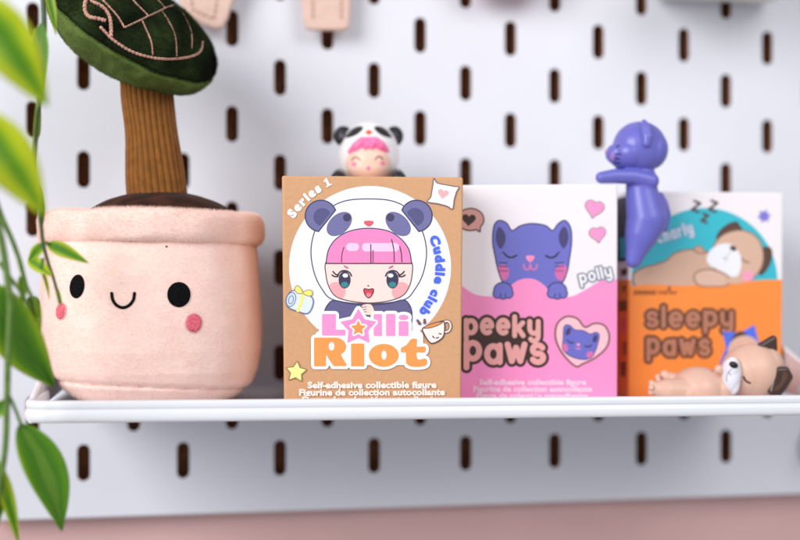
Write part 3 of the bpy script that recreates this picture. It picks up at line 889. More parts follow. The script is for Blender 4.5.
    for (d0, d1, y0, y1, mi) in ((.6, 50, 196, 262, 5), (1, 9, 236, 258, 0), (1, 8, 268, 276, 2), (2, 6, 285, 292, 3), (1, 10, 300, 312, 3), (3, 7, 318, 334, 4), (1, 6, 342, 356, 1), (2, 8, 362, 378, 3)):
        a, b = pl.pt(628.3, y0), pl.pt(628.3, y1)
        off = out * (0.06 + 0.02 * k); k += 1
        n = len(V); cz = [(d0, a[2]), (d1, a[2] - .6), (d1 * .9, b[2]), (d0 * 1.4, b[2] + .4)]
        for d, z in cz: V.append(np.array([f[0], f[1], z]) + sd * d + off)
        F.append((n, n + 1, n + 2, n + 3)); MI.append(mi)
    obj('side_art_and_gap_shade', V, F, mats, t, mids=MI)
    return t, pl
boxO, plO = orange_box()

# ================================================================== PANDA-HOOD FIGURE behind the kraft box
def figure_panda():
    Y = -37.0
    s = ppm(369, Y)
    P = lambda x, y, d=0: at(x, y, Y + d)
    t = thing('toy_figure', 'tiny vinyl girl in a white panda hood peeking over the top of the kraft box', 'toy figure', at(369, 230, -26))
    vin = dict(rough=0.4, coat=0.08)
    W = mat('vinyl_white', (240, 240, 244), sss=.1, **vin); K = mat('vinyl_black', (22, 22, 26), **vin)
    SK = mat('vinyl_skin', (250, 208, 190), sss=.15, **vin)
    PKH = mat('vinyl_pink', (250, 120, 178), **vin)
    hood = blob('hooded_body', [(P(369, 156), (30.5 / s, 11.2, 33.5 / s)), (P(369, 150), (29 / s, 11.2, 28 / s)),
        (P(369, 195, 5), (17 / s, 5.5, 20 / s)), (P(369, 215, 6), (18 / s, 5, 14 / s)),
        (P(352, 232, 4), 3.2), (P(386, 232, 4), 3.2)] , W, t, .45, 6)
    face = blob('face', [(P(368.7, 163.5, -5.4), (22.8 / s, 7.6, 22.5 / s)), (P(368.7, 168, -5.6), (22.2 / s, 7.4, 15 / s)), (P(368.7, 152, -5.0), (12 / s, 7.2, 13 / s))], SK, hood, .35, 6)
    for x, sg in ((343.2, -1), (394.6, 1)):
        e = blob('ear', [(P(x, 136.2, 0), (9.6 / s, 2.5, 10.2 / s), (0, 0, sg * 18))], K, t, .3, 3)
        obj('inner_ear', *sphere_vf(P(x + sg * .3, 137.2, -1.9), (5.4 / s, 1.3, 6.2 / s), (0, 0, sg * 18)), mat('vinyl_slate', (48, 48, 60), 0.35), e, smooth=True)
    for x, sg in ((339.5, -1), (397.5, 1)):
        blob('paw', chain([tuple(at(x, 175.5, -43)) + (2.6,), tuple(at(x + sg * 1, 179.0, -56)) + (3.0,)]), K, t, .35, 4)
    hs = Skin(bvh_world(hood)); fs = Skin(bvh_world(face))
    for sg in (-1, 1):
        X = lambda x: 368.7 + sg * (x - 368.7)
        A = Art(hs, .06, .01); A.add(spoly([(X(374), 127.6), (X(379), 126.4), (X(386), 129.6), (X(391.6, ), 136.6), (X(390.4), 138), (X(383), 136), (X(377), 132)]), K, .5, False)
        A.build('eye_patch', t, True)
    obj('nose', *sphere_vf(hs.pt(368.7, 132.6, .1), (3.1 / s, .9, 2.5 / s)), mat('vinyl_orange', (232, 98, 52), .3), t, smooth=True)
    bs = Skin(bvh_world(hood), bvh_world(face))
    # fringe of hair, modelled tufts on the forehead
    hb = [( [(350, 151.5), (356, 146.5), (362, 141.5), (369, 138.5)], [1.2, 2.2, 2.2, .9]), ([(387, 150.5), (381, 145.5), (375.4, 141.4), (369, 138.5)], [1.2, 2.2, 2.2, .9]),
          ([(369, 139.4), (367.4, 145), (366, 148.4)], [1.0, 1.9, 1.1]), ([(369.4, 140), (371.6, 145), (372, 148.2)], [1.0, 1.8, 1.0]), ([(361.6, 141.6), (358, 147), (354.6, 150.6)], [1.4, 1.9, .9]), ([(376, 141.6), (380, 146.6), (384, 150.0)], [1.4, 1.9, .9]), ([(365, 140.5), (362.6, 146.5)], [1.4, 1.2]), ([(373, 140.5), (376, 146)], [1.4, 1.2])]
    sp = []
    for pts, rr in hb:
        q = []
        for (x, y), r_ in zip(pts, rr):
            c = bs.pt(x, y, -.25); q.append(tuple(c) + (r_ * .85,))
        sp += chain(q)
    blob('hair', sp, PKH, t, .25, 4)
    br = mat('paint_brown', (150, 104, 92), .5)
    for pts in ([(351.8, 160.2), (354, 157.6), (357, 157.4), (360, 160)], [(375.2, 159.4), (377.6, 156.8), (380.4, 156.8), (382.8, 159.4)]):
        A = Art(fs, .05, .01); A.add(sstroke(pts, .85), br, .3, False); A.build('closed_eye', t, True)
    for x, y in ((354, 164.2), (382.6, 163.4)):
        A = Art(fs, .05, .01); A.add(ell(x, y, 2.5, 1.9), mat('paint_pink', (244, 126, 176), .5), .3, False); A.build('cheek', t, True)
    A = Art(fs, .05, .01); A.add(ell(368.4, 168.2, 1.9, 2.0), mat('paint_lilac', (226, 120, 182), .5), .3, False); A.build('mouth', t, True)
    return t
panda = figure_panda()

# ================================================================== VIOLET CAT FIGURE on the pink box corner
def figure_cat():
    Y = -68.5
    s = ppm(640, Y)
    P = lambda x, y, d=0: at(x, y, Y + d)
    t = thing('toy_figure', 'glossy violet cat figure clinging to the top corner of the pink box', 'toy figure', at(636, 268, Y))
    VI = mat('vinyl_violet', (107, 108, 198), .36, sss=.12, coat=.12)
    sp = [(P(639.5, 147.5), (27 / s, 9.2, 26 / s)), (P(628, 154), (19 / s, 8.2, 17 / s)), (P(617, 154), (11.5 / s, 5.0, 10.5 / s)), (P(650, 150), (17 / s, 8.6, 20 / s))]
    sp += [(q, r) for q, r in chain([tuple(P(641, 178)) + (15.2 / s,), tuple(P(642, 193)) + (16.2 / s,), tuple(P(644.5, 207)) + (18.4 / s,), tuple(P(647, 219)) + (20.4 / s,), tuple(P(642, 233)) + (17.0 / s,), tuple(P(637, 248)) + (11.4 / s,), tuple(P(633.5, 260)) + (8.2 / s,)])]
    sp = [(c, (r, r * .92, r)) if np.isscalar(r) else (c, r) for c, r in sp]
    for d in (-3.6, 4.0):
        sp += chain([tuple(P(651, 181, d)) + (8.2 / s,), tuple(P(634, 176.6, d)) + (7.8 / s,), tuple(P(614, 176.2, d)) + (7.2 / s,), tuple(P(601.4, 177.6, d)) + (6.0 / s,)])
    sp += chain([tuple(P(664, 228)) + (4.6 / s,), tuple(P(666.6, 214)) + (4.4 / s,), tuple(P(664, 203)) + (4.0 / s,), tuple(P(660, 195)) + (3.4 / s,)])
    body = blob('cat_body', sp, VI, t, .38, 9)
    for d, sg in ((-6.2, 1), (6.2, -1)):
        blob('ear', chain([tuple(P(646.4, 143.5, d * 1.5)) + (4.2 / s,), tuple(P(647.0, 137, d * 1.42)) + (5.8 / s,), tuple(P(646.0, 129, d * 1.26)) + (5.6 / s,), tuple(P(644.0, 121.6, d * 1.08)) + (2.3 / s,)]), VI, t, .3, 3)
    sk = Skin(bvh_world(body))
    wk = mat('paint_indigo', (52, 46, 96), .5)
    for pts in ([(616.6, 146.8), (619, 145.6)], [(616.4, 153.6), (620.6, 154.4)], [(615.6, 158.2), (619.4, 159.0)], [(615.4, 162.4), (619.8, 163.4)]):
        A = Art(sk, .05, .01); A.add(stroke(pts, .8), wk, .3, False); A.build('whisker', t, True)
    A = Art(sk, .04, .01); A.add(ell(612.4, 156.6, 2.2, 4.6), mat('paint_mauve', (168, 124, 200), .5), .3, False); A.build('cheek', t, True)
    obj('nose', *sphere_vf(P(606.6, 151.2), (1.5 / s, 1.5, 1.3 / s)), mat('paint_rose', (206, 130, 190), .4), t, smooth=True)
    return t
cat_fig = figure_cat()

# ================================================================== DOZING DOG FIGURE
def figure_dog():
    Y = -81.0
    s = ppm(720, Y)
    P = lambda x, y, d=0: at(x, y, Y + d)
    t = thing('toy_figure', 'tan puppy figure asleep on its back on the white shelf before the orange box', 'toy figure', at(720, 400, Y))
    TN = mat('vinyl_tan', (224, 184, 164), .4, sss=.15, coat=.08)
    DB = mat('vinyl_dark_brown', (66, 44, 36), .3, coat=.3); W = mat('vinyl_white_muzzle', (232, 234, 244), .4, coat=.08)
    K = mat('vinyl_black', (22, 22, 26), .3)
    sp = [(P(753, 371.5), (30 / s, 10.2, 28.5 / s)), (P(744, 372), (22 / s, 9.6, 26 / s)), (P(764, 366), (18 / s, 8.5, 21 / s)),
          (P(698, 390), (28 / s, 9.6, 23.5 / s)), (P(714, 390), (20 / s, 8.5, 18 / s)), (P(684, 392), (18 / s, 8.5, 16 / s))]
    sp += chain([tuple(P(684, 382, 3)) + (6.4 / s,), tuple(P(675, 378, 4)) + (5.0 / s,), tuple(P(666, 377, 4)) + (5.6 / s,), tuple(P(664.6, 375, 4)) + (5.0 / s,)])
    sp += chain([tuple(P(682, 391, -3)) + (13 / s,), tuple(P(668, 390, -4)) + (11 / s,), tuple(P(658, 389, -4)) + (7.5 / s,), tuple(P(654, 388, -4)) + (6 / s,)])
    for (x, y, d, r_) in ((657.6, 376.8, 2, 3.0), (658.4, 380, 0, 2.8), (651.6, 382.8, -4, 3.0), (651.4, 387.6, -6, 3.0), (651, 392, -5, 3.0)):
        sp.append((P(x, y, d), r_ / s))
    sp += chain([tuple(P(724, 374, -4)) + (5.0 / s,), tuple(P(718.6, 369.4, -6)) + (4.6 / s,)])
    body = blob('puppy_body', sp, TN, t, .38, 5)
    muz = blob('muzzle', [(P(731.6, 374.5, -7.0), (9.2 / s, 3.6, 17.5 / s), (0, 4, 0)), (P(730.8, 369, -7.2), (8.4 / s, 3.7, 10.6 / s)), (P(733.4, 384, -6.6), (5.6 / s, 3.2, 11 / s), (0, 6, 0))], W, t, .3, 4)
    obj('nose', *sphere_vf(P(733.6, 364.8, -10.8), (4.6 / s, 1.3, 3.2 / s), (0, 20, 0)), K, muz, smooth=True)
    mk = Skin(bvh_world(muz))
    A = Art(mk, .06, .01); A.add(sstroke([(731.4, 369), (728.4, 372.4), (726.6, 377), (726.8, 381)], .6) | sstroke([(728.6, 372.2), (731, 375.6)], .5), mat('paint_grey', (176, 180, 196), .5), .3, False); A.build('mouth_line', muz, True)
    sk = Skin(bvh_world(body))
    A = Art(sk, .06, .01); A.add(sstroke([(743.8, 377), (746, 380.8), (750, 383)], .95), mat('paint_umber', (62, 40, 32), .5), .3, False); A.build('closed_eye', t, True)
    def fill(pts, d, r_, n=7):
        out = []
        p0 = pts[0]
        for a, b in zip(pts[1:-1], pts[2:]):
            for u in range(n + 1):
                for v in range(n + 1 - u):
                    k, l = u / n, v / n
                    out.append((P(p0[0] + (a[0] - p0[0]) * k + (b[0] - p0[0]) * l, p0[1] + (a[1] - p0[1]) * k + (b[1] - p0[1]) * l, d), r_ / s))
        return out
    blob('ear', fill([(760.5, 346.5), (773, 339), (773.6, 349.6)], -3.0, 4.0), DB, t, .32, 9)
    ear = blob('ear', fill([(772, 391), (777, 371), (785, 370.6), (788.4, 377), (783, 386), (777, 393)], -8.0, 4.6), DB, t, .32, 9)
    ts = Skin(bvh_world(ear))
    A = Art(ts, .08, .01); A.add(spoly([(783.0, 371.6), (787.6, 373.6), (786, 380), (780.6, 387.6), (775.6, 391), (774.6, 388), (780.6, 381)]), mat('vinyl_umber', (92, 66, 56), .3), .4, False); A.build('inner_ear', ear, True)
    return t
dog_fig = figure_dog()

# ================================================================== PLUSH POTTED PLANT
def plush():
    PX, Y = 153.0, -55.0
    s = ppm(PX, Y)
    ctr = at(PX, HORY, Y)
    cx, cy = ctr[0], ctr[1]
    Zof = lambda y: HC + (HORY - y) / s
    t = thing('plush_toy', 'pink plush flower pot with a stitched smiling face and a green plush tree', 'plush toy', (cx, cy, floor_z(cx)))
    def fleece(name, col, col2, sh_=.35):
        m = mat(name, col, 0.95, var=0.5, vscale=140, dark=col2, bump=0.0, sheen=sh_, sheen_rough=.4, spec=.1)
        nt = m.node_tree; b = nt.nodes['Principled BSDF']
        tc = nt.nodes.new('ShaderNodeTexCoord')
        n1 = nt.nodes.new('ShaderNodeTexNoise'); n1.inputs['Scale'].default_value = 1100; n1.inputs['Detail'].default_value = 3
        n2 = nt.nodes.new('ShaderNodeTexNoise'); n2.inputs['Scale'].default_value = 260; n2.inputs['Detail'].default_value = 4
        ad = nt.nodes.new('ShaderNodeMath'); ad.operation = 'ADD'
        bp = nt.nodes.new('ShaderNodeBump'); bp.inputs['Strength'].default_value = 0.35; bp.inputs['Distance'].default_value = 0.0004
        for n in (n1, n2): nt.links.new(tc.outputs['Object'], n.inputs['Vector'])
        nt.links.new(n1.outputs['Fac'], ad.inputs[0]); nt.links.new(n2.outputs['Fac'], ad.inputs[1])
        nt.links.new(ad.outputs[0], bp.inputs['Height']); nt.links.new(bp.outputs['Normal'], b.inputs['Normal'])
        return m
    PKM = fleece('fleece_pink', (253, 225, 215), (250, 216, 206))
    PKR = fleece('fleece_pink_rim', (252, 224, 214), (248, 214, 203))
    zt = HC + (HORY - 241) / ppm(PX, Y - 37); z0 = floor_z(cx) + .2
    H = zt - z0
    prof = [(0.0, 22.0), (.03, 27.6), (.07, 31.2), (.13, 34.4), (.22, 36.8), (.35, 38.4), (.5, 39.0), (.65, 38.8), (.8, 38.2), (.92, 37.6), (1.0, 36.8)]
    def rad(h):
        for (a, ra), (b, rb) in zip(prof[:-1], prof[1:]):
            if h <= b:
                q = (h - a) / (b - a); return ra + (rb - ra) * q
        return prof[-1][1]
    NT, NZ = 220, 110
    V, F = [], []
    for i in range(NZ + 1):
        h = i / NZ; z = z0 + H * h
        for j in range(NT):
            a = 2 * math.pi * j / NT
            r = rad(h)
            c_, s_ = abs(math.cos(a)), abs(math.sin(a)); e = 2.25
            r *= (c_ ** e + s_ ** e) ** (-1 / e)
            x, y = math.cos(a), math.sin(a)
            nz = noise.noise(Vector((x * 2.2, y * 2.2, h * 2.6 + 3))) * 0.9 + noise.noise(Vector((x * 6, y * 6, h * 7))) * 0.14
            r += nz
            # stitched bottom seam, a little higher on the left, and puckers below it
            hs = .125 - .035 * x - .02 * y
            d = (z - z0) / H - hs
            r -= 1.0 * math.exp(-(d / .014) ** 2)
            if d < 0: r -= .5 * (1 + math.sin(a * 31 + 4 * math.sin(a * 3))) * .5 * math.exp(d / .04) + .35
            ox = 1.8 * (1 - h) ** 2
            V.append((cx + ox + r * x, cy + r * y, z))
    for i in range(NZ):
        for j in range(NT):
            a, b = i * NT + j, i * NT + (j + 1) % NT
            F.append((a, b, b + NT, a + NT))
    F.append(tuple(reversed(range(NT)))); F.append(tuple(NZ * NT + j for j in range(NT)))
    pot = obj('pot', V, F, PKM, t, smooth=True)
    # turned-over rim
    sf = ppm(PX, Y - 38.5); Zf = lambda y: HC + (HORY - y) / sf
    zr0, zr1 = Zf(242.0), Zf(208.0); hr = (zr1 - zr0) / 2; zm = (zr0 + zr1) / 2
    V, F = [], []; NP = 40
    for j in range(NT):
        a = 2 * math.pi * j / NT; x, y = math.cos(a), math.sin(a)
        for k in range(NP):
            w = 2 * math.pi * k / NP
            cw, sw = math.cos(w), math.sin(w)
            u = math.copysign(abs(cw) ** .75, cw) * 4.0; v = math.copysign(abs(sw) ** .62, sw) * hr
            lump = noise.noise(Vector((x * 3, y * 3, sw * 1.2 + 9))) * .8 + noise.noise(Vector((x * 9, y * 9, sw * 3))) * .12
            wav = noise.noise(Vector((x * 2.4, y * 2.4, 20))) * .8
            r = 35.8 + u + lump
            V.append((cx + r * x, cy + r * y, zm + v + wav))
    for j in range(NT):
        for k in range(NP):
            a, b = j * NP + k, j * NP + (k + 1) % NP
            c_, d_ = ((j + 1) % NT) * NP + k, ((j + 1) % NT) * NP + (k + 1) % NP
            F.append((a, c_, d_, b))
    rim = obj('rim', V, F, PKR, t, smooth=True)
    # soil mound
    SO = fleece('fleece_brown', (78, 46, 34), (40, 22, 16), .05)
    V, F = [], []
    NR = 40; zs = Zf(209); zpk = Zof(192.5)
    for i in range(NR + 1):
        q = i / NR
        for j in range(96):
            a = 2 * math.pi * j / 96; r = 33.5 * q
            z = zs - 2.5 + (zpk - zs + 2.5) * (1 - q ** 2.6) + noise.noise(Vector((r * math.cos(a) * .12, r * math.sin(a) * .12, 5))) * 1.0 * (1 - q)
            V.append((cx + 3.2 + r * math.cos(a) * .93, cy + r * math.sin(a) * .9, z))
    for i in range(NR):
        for j in range(96):
            a, b = i * 96 + j, i * 96 + (j + 1) % 96
            F.append((a, b, b + 96, a + 96))
    soil = obj('soil', V, F, SO, t, smooth=True)
    # ribbed trunk
    CO = mat('corduroy_brown', (138, 86, 27), 0.9, var=.22, vscale=320, bump=.4, bscale=900, sheen=.4, spec=.2)
    V, F = [], []
    p0, p1 = np.array([cx + (158.5 - PX) / s, cy, Zof(203)]), np.array([cx + (145.0 - PX) / s, cy, Zof(70)])
    NT2, NZ2, RB = 420, 40, 28
    ax = (p1 - p0) / np.linalg.norm(p1 - p0); e1 = np.array([1.0, 0, 0]); e1 -= ax * e1.dot(ax); e1 /= np.linalg.norm(e1); e2 = np.cross(ax, e1)
    for i in range(NZ2 + 1):
        q = i / NZ2; c = p0 + (p1 - p0) * q
        r0 = (29.0 + (23.5 - 29.0) * min(1, q * 1.15)) / s + .25 * math.sin(q * 9)
        for j in range(NT2):
            a = 2 * math.pi * j / NT2
            r = r0 + .95 * (abs(math.cos(a * RB / 2 + .25 * math.sin(q * 5 + a))) ** .7 - .6) + noise.noise(Vector((math.cos(a) * 1.5, math.sin(a) * 1.5, q * 3))) * .5
            V.append(c + r * (math.cos(a) * e1 + math.sin(a) * e2))
    for i in range(NZ2):
        for j in range(NT2):
            a, b = i * NT2 + j, i * NT2 + (j + 1) % NT2
            F.append((a, b, b + NT2, a + NT2))
    obj('trunk', V, F, CO, t, smooth=True)
    # tree crown cushion: dark pile above the seam, smoother green below
    cc = np.array([cx + (132.0 - PX) / s, cy - 2, Zof(32)])
    tilt = 25.0
    pole = np.array([math.sin(R(33)) * math.cos(R(tilt)), -math.sin(R(tilt)), math.cos(R(33)) * math.cos(R(tilt))])
    pole /= np.linalg.norm(pole)
    u1 = np.array([math.cos(R(33)), 0, -math.sin(R(33))]); u1 -= pole * u1.dot(pole); u1 /= np.linalg.norm(u1); u2 = np.cross(pole, u1)
    aa, bb, ch = 32.0, 32.0, 15.4
    def crown_shell(sign, grow):
        V, F = [], []
        NA, NB = 200, 60
        for i in range(NB + 1):
            th = (math.pi / 2) * i / NB
            for j in range(NA):
                a = 2 * math.pi * j / NA
                k = 1 + .03 * math.sin(3 * a + .8) + .02 * math.sin(5 * a)
                q = np.array([math.cos(a) * math.cos(th) * aa * k, math.sin(a) * math.cos(th) * bb * k, sign * math.sin(th) * ch])
                dn = noise.noise(Vector(q * .09)) * 1.5 + noise.noise(Vector(q * .3 + np.array([0, 0, 4.0]))) * .6
                seam = -1.1 * math.exp(-(th / .045) ** 2)
                g = 1 + (dn + seam + grow) / 30.0
                V.append(cc + (u1 * q[0] + u2 * q[1] + pole * q[2]) * g)
        for i in range(NB):
            for j in range(NA):
                a, b = i * NA + j, i * NA + (j + 1) % NA
                F.append((a, b, b + NA, a + NA) if sign > 0 else (a, a + NA, b + NA, b))
        return V, F
    def pile(name, c1, c2, sc, stren):
        m = fleece(name, c1, c2, .05)
        for n in m.node_tree.nodes:
            if n.type == 'TEX_NOISE' and abs(n.inputs['Scale'].default_value - 140) < 1: n.inputs['Scale'].default_value = sc
            if n.type == 'BUMP': n.inputs['Strength'].default_value = stren
        return m
    DG = pile('plush_dark_green', (56, 74, 38), (7, 9, 7), 75, .9)
    LG = pile('plush_mid_green', (108, 128, 66), (78, 98, 44), 70, .5)
    crown = obj('crown', *crown_shell(1, 0.0), DG, t, smooth=True)
    under = obj('crown_underside', *crown_shell(-1, 0.3), LG, t, smooth=True)
    ck = Skin(bvh_world(crown))
    CD = mat('cord_pink', (206, 152, 134), .8, var=.35, vscale=900, bump=.4, bscale=1500, sheen=.2)
    def cord(pts, w):
        q = catmull([(x, y, 0) for x, y in pts], 10)
        c3 = [ck.pt(p[0], p[1], .15) for p in q if ck.t.ray_cast(Vector(CAM), Vector(ray(p[0], p[1])).normalized())[0] is not None]
        # twisted cord: radius beads along the length
        L = [0.0]
        for a, b in zip(c3[:-1], c3[1:]): L.append(L[-1] + np.linalg.norm(b - a))
        n = max(8, int(L[-1] / .16)); d3 = []
        for k in range(n + 1):
            d = L[-1] * k / n; i = min(max(np.searchsorted(L, d) - 1, 0), len(c3) - 2)
            f = (d - L[i]) / (L[i + 1] - L[i] + 1e-9); d3.append(c3[i] + (c3[i + 1] - c3[i]) * min(1, f))
        rr = [w * (.5 + .2 * abs(math.sin(math.pi * (L[-1] * k / n) / 1.3))) for k in range(n + 1)]
        V, F = tube(d3, rr, 8)
        obj('leaf_vein', V, F, CD, crown, smooth=True)
    cord([(88, -6), (85, 6), (88, 16), (98, 19), (106, 21)], 1.15)
    cord([(90, 1), (102, 7), (109, 16), (111, 28), (111, 37)], 1.05)
    cord([(100, 27), (106, 33), (112, 39), (122, 46), (133, 52), (145, 56), (158, 58.6), (172, 59), (188, 57.4), (197, 54), (201, 49), (202, 42)], .85)
    cord([(124.5, 28), (140, 20.6), (154, 14), (166, 8.2), (176, 5)], .6)
    cord([(98, -4), (108, 6), (117, 16), (124.5, 28)], .62)
    cord([(128, -6), (137, 5), (144, 12), (148.5, 16.6)], .62)
    cord([(152, -6), (160, 3), (165, 9)], .55)
    cord([(142, 21), (146, 30), (151, 42), (152.5, 55)], .58)
    cord([(161.5, 11.4), (168, 21), (174, 34), (176, 46), (176, 56.4)], .58)
    cord([(175, 5.6), (183, 15), (189.6, 28), (191.6, 38), (191.4, 49)], .5)
    def fuzz(o, count, length, seed, rad=.05, rnd=.5):
        md = o.modifiers.new('pile', 'PARTICLE_SYSTEM'); ps = o.particle_systems[-1]; st = ps.settings
        st.type = 'HAIR'; st.count = count; ps.seed = seed; st.use_advanced_hair = True
        st.hair_step = 3; st.render_step = 2
        st.hair_length = length * MM; st.normal_factor = length * MM * .25; st.factor_random = length * MM * rnd * .25
        st.use_modifier_stack = False; st.emit_from = 'FACE'; st.distribution = 'RAND'; st.use_even_distribution = True
        st.root_radius = rad * MM / .5; st.tip_radius = rad * .35 * MM / .5; st.radius_scale = .5
        st.length_random = .5; st.brownian_factor = 0.0
    if FUZZ:
        fuzz(pot, 90000, 0.75, 1)
        fuzz(rim, 60000, 0.9, 2)
        fuzz(soil, 25000, 1.5, 3, .07, .9)
        fuzz(crown, 70000, 1.1, 4, .06)
        fuzz(under, 30000, .7, 5)
    # stitched face
    pk = Skin(bvh_world(pot))
    def thread(name, col):
        m = mat(name, col, .8, var=.3, vscale=1400, spec=.1)
        nt = m.node_tree; b = nt.nodes['Principled BSDF']
        w = nt.nodes.new('ShaderNodeTexWave'); w.inputs['Scale'].default_value = 900; w.inputs['Distortion'].default_value = 6
        tc = nt.nodes.new('ShaderNodeTexCoord'); bp = nt.nodes.new('ShaderNodeBump'); bp.inputs['Strength'].default_value = .4; bp.inputs['Distance'].default_value = .0002
        nt.links.new(tc.outputs['Object'], w.inputs['Vector']); nt.links.new(w.outputs['Fac'], bp.inputs['Height']); nt.links.new(bp.outputs['Normal'], b.inputs['Normal'])
        return m
    TK, TP = thread('thread_black', (12, 12, 15)), thread('thread_pink', (232, 112, 128))
    TPL = thread('thread_light_pink', (246, 176, 178))
    def stitched(name, sh, m, rim=None):
        A = Art(pk, .22, .05)
        if rim: A.add(sh.grow(1.0), rim, .5, False)
        v, f = march(sh, .5, False)
        mm = m; A.mats.append(mm) if mm not in A.mats else None
        k = A.mats.index(mm); n = len(A.V)
        D = sh.f(np.array([p[0] for p in v]), np.array([p[1] for p in v]))
        for p, d in zip(v, D):
            A.V.append(pk.pt(p[0], p[1], .16 + .5 * min(1, max(0, -d) / 1.6) ** .5 + .06 * random.random()))
        A.F += [tuple(reversed([i + n for i in g])) for g in f]; A.M += [k] * len(f)
        return A.build(name, t, True)
    stitched('eye', ell(77.4, 286.4, 7.2, 12.0, 8), TK)
    stitched('eye', ell(178.8, 294.6, 11.6, 12.6), TK)
    stitched('mouth', sstroke([(111.8, 293.4), (113, 300), (117, 305.4), (123, 307.6), (129, 305.4), (133.4, 300), (134.6, 293.4)], 1.55), TK)
    stitched('cheek', ell(61.4, 311.2, 4.4, 7.8, 8), TP, TPL)
    stitched('cheek', ell(193.6, 323.0, 7.6, 9.0, 5), TP, TPL)
    stitched('thread_speck', ell(166.4, 246.6, 1.2, .9), mat('speck', (96, 62, 40), .8))
    return t
plush_toy = plush()

# ================================================================== TRAILING VINE STRANDS
def leaf_mat():
    m = bpy.data.materials.new('vine_leaf'); m.use_nodes = True; nt = m.node_tree; b = nt.nodes['Principled BSDF']
    uv = nt.nodes.new('ShaderNodeUVMap'); sp = nt.nodes.new('ShaderNodeSeparateXYZ'); nt.links.new(uv.outputs[0], sp.inputs[0])
    # u: 0..1 across, v: along; paler margin and midrib, real variegation of the leaf
    sub = nt.nodes.new('ShaderNodeMath'); sub.operation = 'SUBTRACT'; sub.inputs[1].default_value = .5; nt.links.new(sp.outputs['X'], sub.inputs[0])
    ab = nt.nodes.new('ShaderNodeMath'); ab.operation = 'ABSOLUTE'; nt.links.new(sub.outputs[0], ab.inputs[0])
    tc = nt.nodes.new('ShaderNodeTexCoord'); n = nt.nodes.new('ShaderNodeTexNoise'); n.inputs['Scale'].default_value = 75; n.inputs['Detail'].default_value = 4
    nt.links.new(tc.outputs['Object'], n.inputs['Vector'])
    ma = nt.nodes.new('ShaderNodeMath'); ma.operation = 'MULTIPLY_ADD'; ma.inputs[1].default_value = .34; nt.links.new(n.outputs['Fac'], ma.inputs[0]); nt.links.new(ab.outputs[0], ma.inputs[2])
    at_ = nt.nodes.new('ShaderNodeAttribute'); at_.attribute_type = 'OBJECT'; at_.attribute_name = 'lime'
    ad = nt.nodes.new('ShaderNodeMath'); ad.operation = 'ADD'; nt.links.new(ma.outputs[0], ad.inputs[0]); nt.links.new(at_.outputs['Fac'], ad.inputs[1])
    cr = nt.nodes.new('ShaderNodeValToRGB'); e = cr.color_ramp.elements
    e[0].position = .06; e[0].color = rgb((116, 164, 54)); e[1].position = .95; e[1].color = rgb((222, 230, 50))
    for p, c in ((.12, (84, 146, 38)), (.36, (108, 168, 34)), (.5, (162, 202, 40)), (.6, (206, 222, 40))):
        q = e.new(p); q.color = rgb(c)
    nt.links.new(ad.outputs[0], cr.inputs[0]); nt.links.new(cr.outputs[0], b.inputs['Base Color'])
    b.inputs['Roughness'].default_value = .38
    tr = nt.nodes.new('ShaderNodeBsdfTranslucent'); nt.links.new(cr.outputs[0], tr.inputs['Color'])
    ms = nt.nodes.new('ShaderNodeMixShader'); ms.inputs[0].default_value = .4
    out = nt.nodes['Material Output']
    nt.links.new(b.outputs[0], ms.inputs[1]); nt.links.new(tr.outputs[0], ms.inputs[2]); nt.links.new(ms.outputs[0], out.inputs['Surface'])
    w = nt.nodes.new('ShaderNodeTexWave'); w.inputs['Scale'].default_value = 11; w.inputs['Distortion'].default_value = 2.5
    nt.links.new(uv.outputs[0], w.inputs['Vector']); bp = nt.nodes.new('ShaderNodeBump'); bp.inputs['Strength'].default_value = .3; bp.inputs['Distance'].default_value = .001
    nt.links.new(w.outputs['Fac'], bp.inputs['Height']); nt.links.new(bp.outputs['Normal'], b.inputs['Normal'])
    return m
M_LEAF = leaf_mat()
M_STEM = mat('vine_stem', (92, 124, 52), .5, var=.3, vscale=300)
M_STEMD = mat('vine_stem_dark', (60, 84, 44), .5, var=.3, vscale=300)
